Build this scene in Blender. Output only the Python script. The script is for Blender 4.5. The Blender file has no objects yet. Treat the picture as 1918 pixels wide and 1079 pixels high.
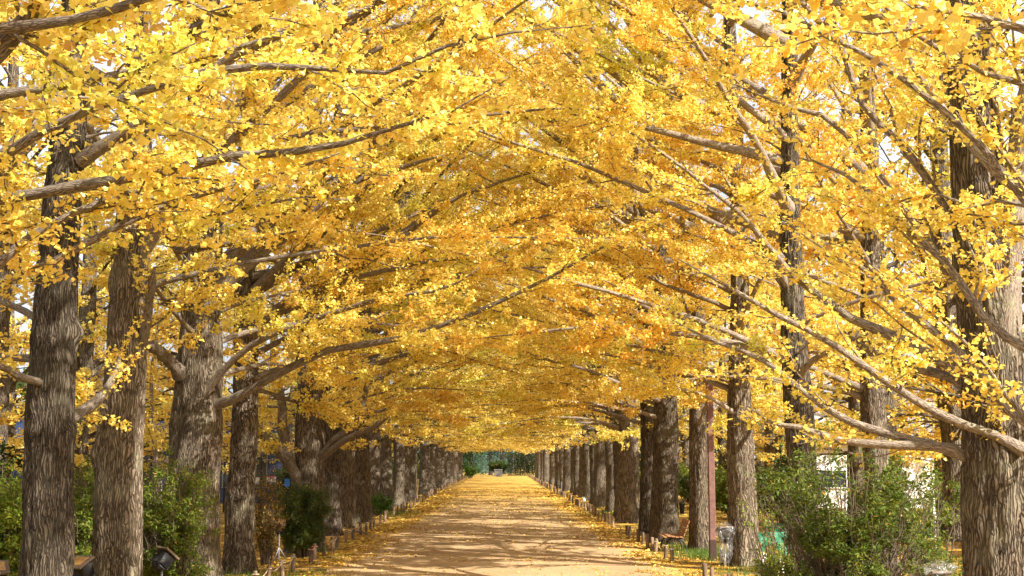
import bpy, math, random
import numpy as np
PI = math.pi
rng = np.random.default_rng(11)
random.seed(5)
sc = bpy.context.scene
COL = sc.collection

# ------------------------------------------------------------------ camera
H = 2.5; F = 2400.0
PITCH = math.atan(320.5/F); YAW = math.atan(24/F)
cam_d = bpy.data.cameras.new('camera'); cam = bpy.data.objects.new('camera', cam_d); COL.objects.link(cam)
cam_d.sensor_width = 36; cam_d.lens = F/1918*36; cam_d.clip_end = 2000; cam_d.clip_start = .1
cam.location = (0, 0, H); cam.rotation_euler = (PI/2+PITCH, 0, -YAW)
sc.camera = cam
cp, sp = math.cos(PITCH), math.sin(PITCH); cy, sy = math.cos(YAW), math.sin(YAW)
FWD = np.array([sy*cp, cy*cp, sp]); RGT = np.array([cy, -sy, 0.]); UPV = np.cross(RGT, FWD)

def at(px, py, Y):
    """world point that lies at depth Y along the avenue on the sight line through a photo pixel"""
    d = FWD*F + RGT*(px-959) - UPV*(py-539.5)
    return np.array([0, 0, H]) + d*(Y/d[1])

def in_view(P, m=1.25):
    q = P-np.array([0, 0, H]); z = q@FWD; zz = np.maximum(z, .2)
    u = (q@RGT)/zz*F/959; v = (q@UPV)/zz*F/539.5
    mm = m+1.2/zz
    return (z > 1.5) & (np.abs(u) < mm) & (np.abs(v) < mm)

# ------------------------------------------------------------------ helpers
def tag(o, label=None, cat=None, group=None, kind=None):
    if label: o['label'] = label
    if cat: o['category'] = cat
    if group: o['group'] = group
    if kind: o['kind'] = kind
    return o

def empty(name, loc=(0, 0, 0), rz=0):
    o = bpy.data.objects.new(name, None); COL.objects.link(o)
    o.location = loc; o.rotation_euler = (0, 0, rz); o.empty_display_size = .3
    return o

class MB:
    """collects vertices and faces (numpy) for one mesh object"""
    def __init__(s): s.v = []; s.q = []; s.t = []; s.n = 0; s.bk = []; s.c = []
    def add(s, v, quads=None, tris=None, bk=None, col=None):
        v = np.asarray(v, float).reshape(-1, 3)
        if quads is not None and len(quads): s.q.append(np.asarray(quads).reshape(-1, 4)+s.n)
        if tris is not None and len(tris): s.t.append(np.asarray(tris).reshape(-1, 3)+s.n)
        s.v.append(v); s.n += len(v)
        s.bk.append(v if bk is None else bk)
        s.c.append(np.ones((len(v), 4)) if col is None else col)
        return s
    def mesh(s, name, mat, smooth=True):
        me = bpy.data.meshes.new(name)
        V = np.concatenate(s.v) if s.v else np.zeros((0, 3))
        Q = np.concatenate(s.q) if s.q else np.zeros((0, 4), int)
        T = np.concatenate(s.t) if s.t else np.zeros((0, 3), int)
        me.vertices.add(len(V)); me.vertices.foreach_set('co', V.astype(np.float32).ravel())
        nl = Q.size+T.size
        me.loops.add(nl); me.loops.foreach_set('vertex_index', np.concatenate([Q.ravel(), T.ravel()]).astype(np.int32))
        me.polygons.add(len(Q)+len(T))
        st = np.concatenate([np.arange(len(Q))*4, Q.size+np.arange(len(T))*3]).astype(np.int32)
        me.polygons.foreach_set('loop_start', st)
        me.polygons.foreach_set('use_smooth', np.full(len(st), bool(smooth)))
        if mat.get('uses_bk'):
            a = me.attributes.new('bk', 'FLOAT_VECTOR', 'POINT'); a.data.foreach_set('vector', np.concatenate(s.bk).astype(np.float32).ravel())
        if mat.get('uses_col'):
            a = me.color_attributes.new('Col', 'FLOAT_COLOR', 'POINT'); a.data.foreach_set('color', np.concatenate(s.c).astype(np.float32).ravel())
        me.materials.append(mat)
        me.update(calc_edges=True); me.validate()
        return me
    def build(s, name, mat, parent=None, smooth=True, loc=None):
        o = bpy.data.objects.new(name, s.mesh(name, mat, smooth)); COL.objects.link(o)
        if parent: o.parent = parent
        if loc is not None: o.location = loc
        return o
    # -- solid shapes
    def box(s, c, size, rz=0, rx=0, ry=0, bev=0.0, taper=1.0):
        x, y, z = np.array(size)/2.
        b = min(bev, x*.9, y*.9, z*.9)
        if b <= 0:
            V = np.array([[i*x*(taper if k > 0 else 1), j*y*(taper if k > 0 else 1), k*z] for k in (-1, 1) for j in (-1, 1) for i in (-1, 1)])
            Fq = [[0, 2, 3, 1], [4, 5, 7, 6], [0, 1, 5, 4], [2, 6, 7, 3], [0, 4, 6, 2], [1, 3, 7, 5]]
            s.add(rot(V, rx, ry, rz)+np.array(c), quads=Fq); return s
        # chamfered box: 24 verts
        V = []; idx = {}
        for k in (-1, 1):
            for j in (-1, 1):
                for i in (-1, 1):
                    for ax in range(3):
                        p = [i*x, j*y, k*z]; m = [i*(x-b), j*(y-b), k*(z-b)]
                        q = list(m); q[ax] = p[ax]
                        idx[(i, j, k, ax)] = len(V)
                        V.append([q[0]*(taper if k > 0 else 1), q[1]*(taper if k > 0 else 1), q[2]])
        Q = []; T = []
        for ax in range(3):
            o1, o2 = [a for a in range(3) if a != ax]
            for sg in (-1, 1):
                f = []
                for (a, b2) in ((-1, -1), (1, -1), (1, 1), (-1, 1)):
                    t = [0, 0, 0]; t[ax] = sg; t[o1] = a; t[o2] = b2; f.append(idx[(*t, ax)])
                Q.append(f if (sg > 0) == (ax != 1) else f[::-1])
            for a in (-1, 1):
                for b2 in (-1, 1):
                    t1 = [0, 0, 0]; t1[o1] = a; t1[o2] = b2; t1[ax] = -1
                    t2 = list(t1); t2[ax] = 1
                    Q.append([idx[(*t1, o1)], idx[(*t2, o1)], idx[(*t2, o2)], idx[(*t1, o2)]])
        for k in (-1, 1):
            for j in (-1, 1):
                for i in (-1, 1): T.append([idx[(i, j, k, a)] for a in range(3)])
        s.add(rot(np.array(V), rx, ry, rz)+np.array(c), quads=Q, tris=T); return s
    def tube(s, P, R, sides=8, cap=True):
        tubes(s, np.asarray(P, float)[None], np.asarray(R, float)[None], sides)
        return s
    def lathe(s, prof, c=(0, 0, 0), sides=20, rx=0, ry=0, rz=0):
        th = np.linspace(0, 2*PI, sides, endpoint=False); n = len(prof)
        V = np.array([[r*math.cos(t), r*math.sin(t), z] for (r, z) in prof for t in th])
        Q = [[i*sides+j, i*sides+(j+1) % sides, (i+1)*sides+(j+1) % sides, (i+1)*sides+j] for i in range(n-1) for j in range(sides)]
        s.add(rot(V, rx, ry, rz)+np.array(c), quads=Q); return s

def rot(V, rx, ry, rz):
    V = np.asarray(V, float)
    if rx: c, q = math.cos(rx), math.sin(rx); V = V@np.array([[1, 0, 0], [0, c, -q], [0, q, c]]).T
    if ry: c, q = math.cos(ry), math.sin(ry); V = V@np.array([[c, 0, q], [0, 1, 0], [-q, 0, c]]).T
    if rz: c, q = math.cos(rz), math.sin(rz); V = V@np.array([[c, -q, 0], [q, c, 0], [0, 0, 1]]).T
    return V

def norm(v): return v/np.maximum(np.linalg.norm(v, axis=-1, keepdims=True), 1e-9)

def tubes(mb, P, R, sides, wob=0.0):
    """P (N,n,3) centre lines, R (N,n) radii -> closed tubes with bark coordinates"""
    N, n = R.shape
    T = np.empty_like(P); T[:, 1:-1] = P[:, 2:]-P[:, :-2]; T[:, 0] = P[:, 1]-P[:, 0]; T[:, -1] = P[:, -1]-P[:, -2]
    T = norm(T)
    D = norm(P[:, -1]-P[:, 0]); ref = np.zeros((N, 3)); ref[np.arange(N), np.argmin(np.abs(D), axis=1)] = 1
    A = norm(np.cross(T, ref[:, None, :])); B = np.cross(T, A)
    th = np.linspace(0, 2*PI, sides, endpoint=False)
    c, s_ = np.cos(th)[None, None, :, None], np.sin(th)[None, None, :, None]
    rr = R[:, :, None, None]
    if wob: rr = rr*(1+wob*rng.normal(size=(N, n, sides, 1)))
    V = P[:, :, None, :]+(A[:, :, None, :]*c+B[:, :, None, :]*s_)*rr
    L = np.concatenate([np.zeros((N, 1)), np.cumsum(np.linalg.norm(P[:, 1:]-P[:, :-1], axis=2), axis=1)], axis=1)+rng.random((N, 1))*20
    bk = np.empty_like(V); bk[..., 0] = R[:, :, None]*np.cos(th); bk[..., 1] = R[:, :, None]*np.sin(th); bk[..., 2] = L[:, :, None]
    base = np.arange(N)[:, None, None]*n*sides; i = np.arange(n-1)[None, :, None]*sides; j = np.arange(sides)[None, None, :]; j2 = (j+1) % sides
    Q = np.stack([base+i+j, base+i+j2, base+i+sides+j2, base+i+sides+j], axis=-1).reshape(-1, 4)
    V = V.reshape(-1, 3); bk = bk.reshape(-1, 3)
    # end caps as a fan on an added centre vertex
    m = len(V); e0 = P[:, -1]; b0 = np.stack([0*L[:, -1], 0*L[:, -1], L[:, -1]], 1)
    V = np.concatenate([V, e0]); bk = np.concatenate([bk, b0])
    b1 = np.arange(N)[:, None]*n*sides+(n-1)*sides; jj = np.arange(sides)[None, :]
    Tt = np.stack([b1+jj, b1+(jj+1) % sides, np.broadcast_to(m+np.arange(N)[:, None], (N, sides))], axis=-1).reshape(-1, 3)
    mb.add(V, quads=Q, tris=Tt, bk=bk)

_h = np.random.default_rng(3).random(4096)
def vnoise(x, y, z):
    xi, yi, zi = np.floor(x).astype(int), np.floor(y).astype(int), np.floor(z).astype(int)
    fx, fy, fz = x-xi, y-yi, z-zi
    fx, fy, fz = [f*f*(3-2*f) for f in (fx, fy, fz)]
    g = lambda a, b, c: _h[(a*73+b*1571+c*389) & 4095]
    l = lambda a, b, t: a+(b-a)*t
    return l(l(l(g(xi, yi, zi), g(xi+1, yi, zi), fx), l(g(xi, yi+1, zi), g(xi+1, yi+1, zi), fx), fy),
             l(l(g(xi, yi, zi+1), g(xi+1, yi, zi+1), fx), l(g(xi, yi+1, zi+1), g(xi+1, yi+1, zi+1), fx), fy), fz)*2-1

# ------------------------------------------------------------------ materials
def new_mat(name):
    m = bpy.data.materials.new(name); m.use_nodes = True
    nt = m.node_tree; nt.nodes.clear()
    return m, nt
def N(nt, t, **kw):
    n = nt.nodes.new(t)
    for k, v in kw.items():
        if k.startswith('i_'):
            key = k[2:].replace('_', ' ')
            n.inputs[int(key) if key.isdigit() else key].default_value = v
        else: setattr(n, k, v)
    return n
def ramp(nt, stops, interp='LINEAR'):
    r = nt.nodes.new('ShaderNodeValToRGB'); cr = r.color_ramp; cr.interpolation = interp
    while len(cr.elements) < len(stops): cr.elements.new(.5)
    for e, (p, c) in zip(cr.elements, stops):
        e.position = p; e.color = (*c, 1) if len(c) == 3 else c
    return r
def g3(v): return (v, v, v)

def bark_mat(name, dark, mid, light, scale=1.0, bump=.022, lichen=.5):
    m, nt = new_mat(name); m['uses_bk'] = 1; L = nt.links.new
    at_ = N(nt, 'ShaderNodeAttribute', attribute_name='bk')
    o0 = N(nt, 'ShaderNodeObjectInfo'); m0 = N(nt, 'ShaderNodeMapRange'); m0.inputs['To Min'].default_value = .72; m0.inputs['To Max'].default_value = 1.25; L(o0.outputs['Random'], m0.inputs[0])
    aa = N(nt, 'ShaderNodeVectorMath', operation='SCALE'); L(at_.outputs['Vector'], aa.inputs[0]); L(m0.outputs[0], aa.inputs['Scale'])
    nz = N(nt, 'ShaderNodeTexNoise', i_Scale=4.0, i_Detail=4.0)
    mp0 = N(nt, 'ShaderNodeMapping'); mp0.inputs['Scale'].default_value = (1, 1, .5)
    L(at_.outputs['Vector'], mp0.inputs[0]); L(mp0.outputs[0], nz.inputs['Vector'])
    wp = N(nt, 'ShaderNodeVectorMath', operation='MULTIPLY_ADD'); wp.inputs[1].default_value = (.2, .2, .6)
    L(nz.outputs['Color'], wp.inputs[0]); L(aa.outputs[0], wp.inputs[2])
    mp = N(nt, 'ShaderNodeMapping'); mp.inputs['Scale'].default_value = (33*scale, 33*scale, 2.1*scale)
    L(wp.outputs[0], mp.inputs[0])
    vo = N(nt, 'ShaderNodeTexVoronoi', feature='DISTANCE_TO_EDGE', i_Scale=1.0); L(mp.outputs[0], vo.inputs['Vector'])
    mp2 = N(nt, 'ShaderNodeMapping'); mp2.inputs['Scale'].default_value = (34*scale, 34*scale, 5*scale); L(wp.outputs[0], mp2.inputs[0])
    n2 = N(nt, 'ShaderNodeTexNoise', i_Scale=1.0, i_Detail=5.0, i_Roughness=.65); L(mp2.outputs[0], n2.inputs['Vector'])
    r1 = ramp(nt, [(0, g3(0)), (.06, g3(.2)), (.2, g3(.7)), (.5, g3(1))]); L(vo.outputs['Distance'], r1.inputs[0])
    hm = N(nt, 'ShaderNodeMath', operation='MULTIPLY_ADD', i_1=.55, i_2=0.0); L(n2.outputs['Fac'], hm.inputs[0])
    ad = N(nt, 'ShaderNodeMath', operation='MULTIPLY_ADD', i_1=.72); L(r1.outputs[0], ad.inputs[0]); L(hm.outputs[0], ad.inputs[2])
    cr = ramp(nt, [(.12, dark), (.5, mid), (.92, light)]); L(ad.outputs[0], cr.inputs[0])
    n3 = N(nt, 'ShaderNodeTexNoise', i_Scale=2.2, i_Detail=4.0, i_Roughness=.6); L(at_.outputs['Vector'], n3.inputs['Vector'])
    lr = ramp(nt, [(.52, g3(0)), (.68, g3(lichen))]); L(n3.outputs['Fac'], lr.inputs[0])
    mx = N(nt, 'ShaderNodeMixRGB'); mx.inputs[2].default_value = (.30, .29, .20, 1); L(lr.outputs[0], mx.inputs[0]); L(cr.outputs[0], mx.inputs[1])
    mu = N(nt, 'ShaderNodeMixRGB', blend_type='MULTIPLY'); mu.inputs[0].default_value = .55
    L(mx.outputs[0], mu.inputs[1]); rr = ramp(nt, [(.0, g3(.35)), (.5, g3(1))]); L(ad.outputs[0], rr.inputs[0]); L(rr.outputs[0], mu.inputs[2])
    bs = N(nt, 'ShaderNodeBsdfPrincipled', i_Roughness=.9); bs.inputs['Specular IOR Level'].default_value = .2
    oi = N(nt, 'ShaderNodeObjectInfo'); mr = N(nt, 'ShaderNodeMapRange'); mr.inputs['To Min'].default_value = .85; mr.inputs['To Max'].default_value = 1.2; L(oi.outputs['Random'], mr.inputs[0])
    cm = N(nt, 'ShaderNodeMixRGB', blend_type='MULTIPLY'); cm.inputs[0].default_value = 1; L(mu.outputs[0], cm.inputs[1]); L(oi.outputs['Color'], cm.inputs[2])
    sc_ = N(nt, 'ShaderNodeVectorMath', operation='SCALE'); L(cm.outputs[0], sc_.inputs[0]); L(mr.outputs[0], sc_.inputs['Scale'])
    L(sc_.outputs[0], bs.inputs['Base Color'])
    bp = N(nt, 'ShaderNodeBump', i_Strength=1.0, i_Distance=bump); L(ad.outputs[0], bp.inputs['Height']); L(bp.outputs[0], bs.inputs['Normal'])
    o = N(nt, 'ShaderNodeOutputMaterial'); L(bs.outputs[0], o.inputs[0])
    return m

def leaf_mat(name, transl=.5, gloss=.05, rough=.4):
    m, nt = new_mat(name); m['uses_col'] = 1; L = nt.links.new
    a = N(nt, 'ShaderNodeAttribute', attribute_name='Col')
    d = N(nt, 'ShaderNodeBsdfDiffuse'); t = N(nt, 'ShaderNodeBsdfTranslucent'); g = N(nt, 'ShaderNodeBsdfGlossy', i_Roughness=rough)
    L(a.outputs['Color'], d.inputs[0]); L(a.outputs['Color'], t.inputs[0]); g.inputs[0].default_value = (1, 1, 1, 1)
    m1 = N(nt, 'ShaderNodeMixShader', i_0=transl); L(d.outputs[0], m1.inputs[1]); L(t.outputs[0], m1.inputs[2])
    m2 = N(nt, 'ShaderNodeMixShader', i_0=gloss); L(m1.outputs[0], m2.inputs[1]); L(g.outputs[0], m2.inputs[2])
    o = N(nt, 'ShaderNodeOutputMaterial'); L(m2.outputs[0], o.inputs[0])
    return m

def plain(name, col, rough=.6, metal=0, var=.12, scale=12, bump=0.0, spec=.4, stretch=(1, 1, 1)):
    m, nt = new_mat(name); L = nt.links.new
    tc = N(nt, 'ShaderNodeTexCoord'); mp = N(nt, 'ShaderNodeMapping'); mp.inputs['Scale'].default_value = stretch
    L(tc.outputs['Object'], mp.inputs[0])
    nz = N(nt, 'ShaderNodeTexNoise', i_Scale=float(scale), i_Detail=6.0, i_Roughness=.6); L(mp.outputs[0], nz.inputs['Vector'])
    lo = tuple(c*(1-var*2) for c in col); hi = tuple(min(1, c*(1+var*2)) for c in col)
    r = ramp(nt, [(.3, lo), (.7, hi)]); L(nz.outputs['Fac'], r.inputs[0])
    b = N(nt, 'ShaderNodeBsdfPrincipled', i_Roughness=rough, i_Metallic=metal); b.inputs['Specular IOR Level'].default_value = spec
    L(r.outputs[0], b.inputs['Base Color'])
    if bump:
        bp = N(nt, 'ShaderNodeBump', i_Strength=.8, i_Distance=bump); L(nz.outputs['Fac'], bp.inputs['Height']); L(bp.outputs[0], b.inputs['Normal'])
    o = N(nt, 'ShaderNodeOutputMaterial'); L(b.outputs[0], o.inputs[0])
    return m

M_BARK = bark_mat('ginkgo_bark', (.018, .013, .009), (.10, .077, .055), (.235, .19, .14), 1.0, .04, .35)
M_LIMB = bark_mat('limb_bark', (.06, .044, .034), (.19, .15, .12), (.36, .31, .25), 2.2, .007, .6)
M_LEAF = leaf_mat('ginkgo_leaf', .52, .045, .38)
M_GREEN = leaf_mat('shrub_leaf', .38, .015, .5)
M_LITTER = leaf_mat('litter_leaf', .15, .03, .5)
M_STEM = plain('shrub_stem', (.12, .09, .06), .9)

# ------------------------------------------------------------------ leaves
C_GOLD = np.array([.95, .67, .12]); C_LEMON = np.array([.95, .76, .17]); C_ORANGE = np.array([.93, .54, .08]); C_LIME = np.array([.72, .69, .10])
def leaf_cols(n, tint):
    """tint (n,) in -1..1 : orange .. gold .. lemon .. lime, plus leaf-to-leaf variety"""
    t = tint+.16+rng.normal(0, .24, n)
    stops = np.array([-1., -.15, .55, 1.25]); C = np.stack([C_ORANGE, C_GOLD, C_LEMON, C_LIME])
    out = np.stack([np.interp(t, stops, C[:, k]) for k in range(3)], 1)
    out *= (1+rng.normal(0, .09, (n, 1)))
    br = rng.random(n) < .03; out[br] = out[br]*np.array([.62, .5, .6])
    return np.clip(np.concatenate([out, np.ones((n, 1))], 1), .01, .96)

FAN = np.array([[0, 0, 0], [-.55, .52, .10], [-.30, .90, .07], [0, .78, -.03], [.30, .90, .07], [.55, .52, .10]])
FANQ = np.array([[0, 3, 2, 1], [0, 5, 4, 3]])
DIA = np.array([[0, 0, 0], [-.5, .6, .06], [0, .9, -.02], [.5, .6, .06]]); DIAQ = np.array([[0, 3, 2, 1]])
OVAL = np.array([[0, 0, 0], [-.2, .45, .05], [0, 1, -.05], [.2, .45, .05]])

def add_leaves(mb, P, size, cols, up=.75, template=FAN, tq=FANQ, droop=.3):
    n = len(P)
    if n == 0: return
    nv = norm(rng.normal(size=(n, 3))+np.array([0, 0, up])*1.6)
    d = rng.normal(size=(n, 3)); d[:, 2] -= droop; d = norm(d-nv*np.sum(d*nv, 1, keepdims=True))
    s = np.cross(d, nv)
    k = len(template)
    curl = 1+rng.normal(0, .5, (n, 1))
    X = template[None, :, 0, None]*s[:, None]+template[None, :, 1, None]*d[:, None]+(template[None, :, 2]*curl)[..., None]*nv[:, None]
    V = P[:, None, :]+X*np.asarray(size).reshape(-1, 1, 1)
    Q = (np.arange(n)[:, None, None]*k+tq[None]).reshape(-1, 4)
    mb.add(V.reshape(-1, 3), quads=Q, col=np.repeat(cols, k, axis=0))

# ------------------------------------------------------------------ branching
def interp_poly(P, idx, t):
    n = P.shape[1]; f = np.clip(t, 0, .9999)*(n-1); i = f.astype(int); f = (f-i)[:, None]
    a = P[idx, i]; b = P[idx, i+1]
    return a*(1-f)+b*f, norm(b-a)

def children(P, R, per_m, t0, t1, lmin, lmax, ang, n, lift=0.0, flat=.35, rscale=.45, lens=None, rmin=.0025):
    """side branches on polylines P (N,m,3) -> (K,n,3), radii (K,n), parent index"""
    N_ = len(P); Ln = np.sum(np.linalg.norm(P[:, 1:]-P[:, :-1], axis=2), axis=1)
    cnt = np.maximum(1, np.round(Ln*(t1-t0)*per_m*(rng.random(N_)*.5+.75)).astype(int))
    idx = np.repeat(np.arange(N_), cnt)
    t = t0+(t1-t0)*rng.random(len(idx))
    p, d = interp_poly(P, idx, t)
    m = P.shape[1]; rp = R[idx, np.clip((t*(m-1)).astype(int), 0, m-1)]
    a = rng.normal(ang, .22, len(idx))[:, None]
    side = norm(np.cross(d, np.array([0, 0, 1.]))+1e-6)*np.where(rng.random(len(idx)) < .5, -1, 1)[:, None]
    upn = np.cross(side, d); upn *= np.sign(upn[:, 2:3]+1e-9)
    perp = norm(side+upn*rng.normal(lift, flat, (len(idx), 1)))
    e = norm(d*np.cos(a)+perp*np.sin(a))
    l = (lmin+(lmax-lmin)*rng.random(len(idx)))*np.clip(1.15-t, .3, 1)
    bend = norm(rng.normal(size=(len(idx), 3)))*.14+np.array([0, 0, .06])
    s = np.linspace(0, 1, n)[None, :, None]
    Q = p[:, None]+e[:, None]*l[:, None, None]*s+bend[:, None]*l[:, None, None]*s**2+rng.normal(0, .018, (len(idx), n, 3))*l[:, None, None]*(s > 0)
    rr = np.maximum(np.minimum(rp*.6, l*.0095*(rscale/.45)+.001), rmin)
    RR = rr[:, None]*(1-.72*np.linspace(0, 1, n)[None])
    return Q, np.maximum(RR, rmin*.7), idx

def limb_line(p0, az, el0, el1, length, n=12, wig=.05):
    """limb leaving the trunk at elevation el0 and ending at el1"""
    s = np.linspace(0, 1, n); el = el0+(el1-el0)*s**.7+rng.normal(0, wig, n); az_ = az+np.cumsum(rng.normal(0, wig, n))
    st = length/(n-1)
    d = np.stack([np.cos(el)*np.cos(az_), np.cos(el)*np.sin(az_), np.sin(el)], 1)*st
    return np.concatenate([[p0], p0+np.cumsum(d[:-1], axis=0)])

def resample(P, n):
    P = np.asarray(P, float)
    # Catmull-Rom through the points, then even spacing
    Q = []
    E = np.concatenate([[2*P[0]-P[1]], P, [2*P[-1]-P[-2]]])
    for i in range(1, len(E)-2):
        for t in np.linspace(0, 1, 8, endpoint=False):
            a, b, c, d = E[i-1], E[i], E[i+1], E[i+2]
            Q.append(.5*((2*b)+(-a+c)*t+(2*a-5*b+4*c-d)*t*t+(-a+3*b-3*c+d)*t**3))
    Q.append(P[-1]); Q = np.array(Q)
    L = np.concatenate([[0], np.cumsum(np.linalg.norm(Q[1:]-Q[:-1], axis=1))])
    u = np.linspace(0, L[-1], n)
    return np.stack([np.interp(u, L, Q[:, k]) for k in range(Q.shape[1])], 1)

def trunk_mesh(mb, base, r0, height, lean=(0, 0), sides=56, step=.06, knobs=(), detail=True, top_r=.28, seed=0, wav=.05, twin=0):
    z = np.arange(-.25, height, step); n = len(z); th = np.linspace(0, 2*PI, sides, endpoint=False)
    TH, Z = np.meshgrid(th, z)
    cx = lean[0]*(Z/height)+wav*np.sin(Z*.55+seed)*np.clip(Z/3, 0, 1)
    cyy = lean[1]*(Z/height)+wav*np.cos(Z*.45+seed*2)*np.clip(Z/3, 0, 1)
    prof = np.interp(Z, [0, 3.2, 8, height], [1, .93, .62, top_r])
    r = r0*prof
    flare = np.exp(-np.maximum(Z, 0)/.38)*.26*(1+.45*np.cos(5*TH+seed))+np.exp(-np.maximum(Z, 0)/1.2)*.08
    ct, st = np.cos(TH), np.sin(TH)
    lump = vnoise(ct*1.3+seed*7, st*1.3, Z*.55)*.10+vnoise(ct*2.6+9+seed, st*2.6, Z*1.3)*.09
    if twin: lump = lump+.16*np.cos(2*TH+.4)*np.clip(1-Z/6, .2, 1)
    r = r*(1+flare+lump)
    for (kt, kz, amp, w) in knobs:
        dt = (TH-kt+PI) % (2*PI)-PI
        r = r+amp*np.exp(-(dt*r0/w)**2-((Z-kz)/w)**2)
    if detail:
        k = 11/max(r0, .3)*.4
        w1 = vnoise(ct*k*.8, st*k*.8, Z*.9+seed*3)*.9
        rg = np.abs(vnoise(ct*k*1.6+w1+seed, st*k*1.6-w1, Z*1.5))
        rg2 = np.abs(vnoise(ct*k*3.1+w1*2, st*k*3.1+seed, Z*3.1))
        r = r-.11*np.clip(.24-rg, 0, 1)-.06*np.clip(.26-rg2, 0, 1)+.012*vnoise(ct*9, st*9, Z*2.5)
    V = np.stack([base[0]+cx+r*ct, base[1]+cyy+r*st, base[2]+Z], -1).reshape(-1, 3)
    bk = np.stack([r0*prof*ct+seed, r0*prof*st, Z], -1).reshape(-1, 3)
    i = np.arange(n-1)[:, None]*sides; j = np.arange(sides)[None]; j2 = (j+1) % sides
    Q = np.stack([i+j, i+j2, i+sides+j2, i+sides+j], -1).reshape(-1, 4)
    mb.add(V, quads=Q, bk=bk)
    def axis(zz):
        return np.array([base[0]+lean[0]*zz/height+wav*math.sin(zz*.55+seed)*min(1, zz/3), base[1]+lean[1]*zz/height+wav*math.cos(zz*.45+seed*2)*min(1, zz/3), base[2]+zz])
    def rad(zz): return r0*np.interp(zz, [0, 3.2, 8, height], [1, .93, .62, top_r])
    return axis, rad

def leaves_on(lines, idx_tint, cluster_step, per, t0=.1):
    """leaf positions in spur clusters along polylines"""
    Ln = np.sum(np.linalg.norm(lines[:, 1:]-lines[:, :-1], axis=2), axis=1)
    cnt = np.maximum(1, np.round(Ln*(1-t0)/cluster_step+rng.random(len(Ln))-.5).astype(int))
    idx = np.repeat(np.arange(len(lines)), cnt)
    p, d = interp_poly(lines, idx, t0+(1-t0)*rng.random(len(idx)))
    k = rng.poisson(per, len(idx))
    p = np.repeat(p, k, axis=0); ti = np.repeat(idx_tint[idx], k)
    p = p+rng.normal(0, .038, p.shape)
    return p, ti

def make_crown_parts(limbs, radii, tints, leaf=.057, dens=1.0, lod=1.0, cull=True, sec=(2.7, .9, 2.9), t0=.22, sides=(9, 5, 3), twig_cull=True, zmin=2.7):
    """limbs: list of (n,3). returns per-limb branch MBs and one leaf MB"""
    P = np.stack([resample(l, 14) for l in limbs]); R = np.stack([np.interp(np.linspace(0, 1, 14), np.linspace(0, 1, len(r)), r) for r in radii])
    tints = np.asarray(tints, float)
    S, SR, si = children(P, R, sec[0], t0, 1., sec[1], sec[2], .75, 7)
    ft = tints[si]+rng.normal(0, .18, len(si))
    Tw, TR, ti = children(S, SR, 3.6*(1 if lod < 1.9 else .7)*dens**.5, .08, 1., .3, 1.0, .8, 4, rmin=.0026)
    p1, c1 = leaves_on(Tw, ft[ti], .066*lod**2/dens*(1 if lod < 1.9 else .7), 4.4)
    p2, c2 = leaves_on(S, ft, .063*lod**2/dens, 4.2, .15)
    p3, c3 = leaves_on(P, tints, .12*lod**2/dens, 4.2, .45)
    p = np.concatenate([p1, p2, p3]); c = np.concatenate([c1, c2, c3])
    c = c+.25*vnoise(p[:, 0]*.8, p[:, 1]*.8, p[:, 2]*.8)+.9*np.clip(vnoise(p[:, 0]*.35+5, p[:, 1]*.35, p[:, 2]*.35)-.15, 0, 1)
    print('leaves', len(p), 'lod', lod)
    keep = (p[:, 2] > zmin) & ((not cull) | (np.linalg.norm(p-np.array([0, 0, H]), axis=1) > 6.2))
    p, c = p[keep], c[keep]
    lm = MB()
    if cull:
        iv = in_view(p)
        out = (~iv) & (rng.random(len(p)) < 1/9.)
        sz = leaf*lod*(.6+.7*rng.random(len(p)))
        a = p[iv]; add_leaves(lm, a, sz[iv], leaf_cols(len(a), c[iv]), template=FAN if lod < 1.3 else DIA, tq=FANQ if lod < 1.3 else DIAQ)
        b = p[out]; add_leaves(lm, b, sz[out]*3, leaf_cols(len(b), c[out]), template=DIA, tq=DIAQ)
    else:
        sz = leaf*lod*(.6+.7*rng.random(len(p)))
        add_leaves(lm, p, sz, leaf_cols(len(p), c), template=FAN if lod < 1.3 else DIA, tq=FANQ if lod < 1.3 else DIAQ)
    mbs = []
    for k in range(len(P)):
        mb = MB(); tubes(mb, P[k:k+1], R[k:k+1]*(1+.07*rng.normal(size=14)), sides[0], .05)
        s_ = si == k
        if cull: s_ = s_ & (np.linalg.norm(S[:, 3]-np.array([0, 0, H]), axis=1) > 5.5)
        if s_.any(): tubes(mb, S[s_], SR[s_], sides[1])
        if lod < 2.0:
            tw = s_[ti]
            if twig_cull and cull: tw = tw & in_view(Tw[:, 0]) & (np.linalg.norm(Tw[:, 0]-np.array([0, 0, H]), axis=1) > 6)
            if tw.any(): tubes(mb, Tw[tw], TR[tw], sides[2])
        mbs.append(mb)
    return mbs, lm

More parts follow.
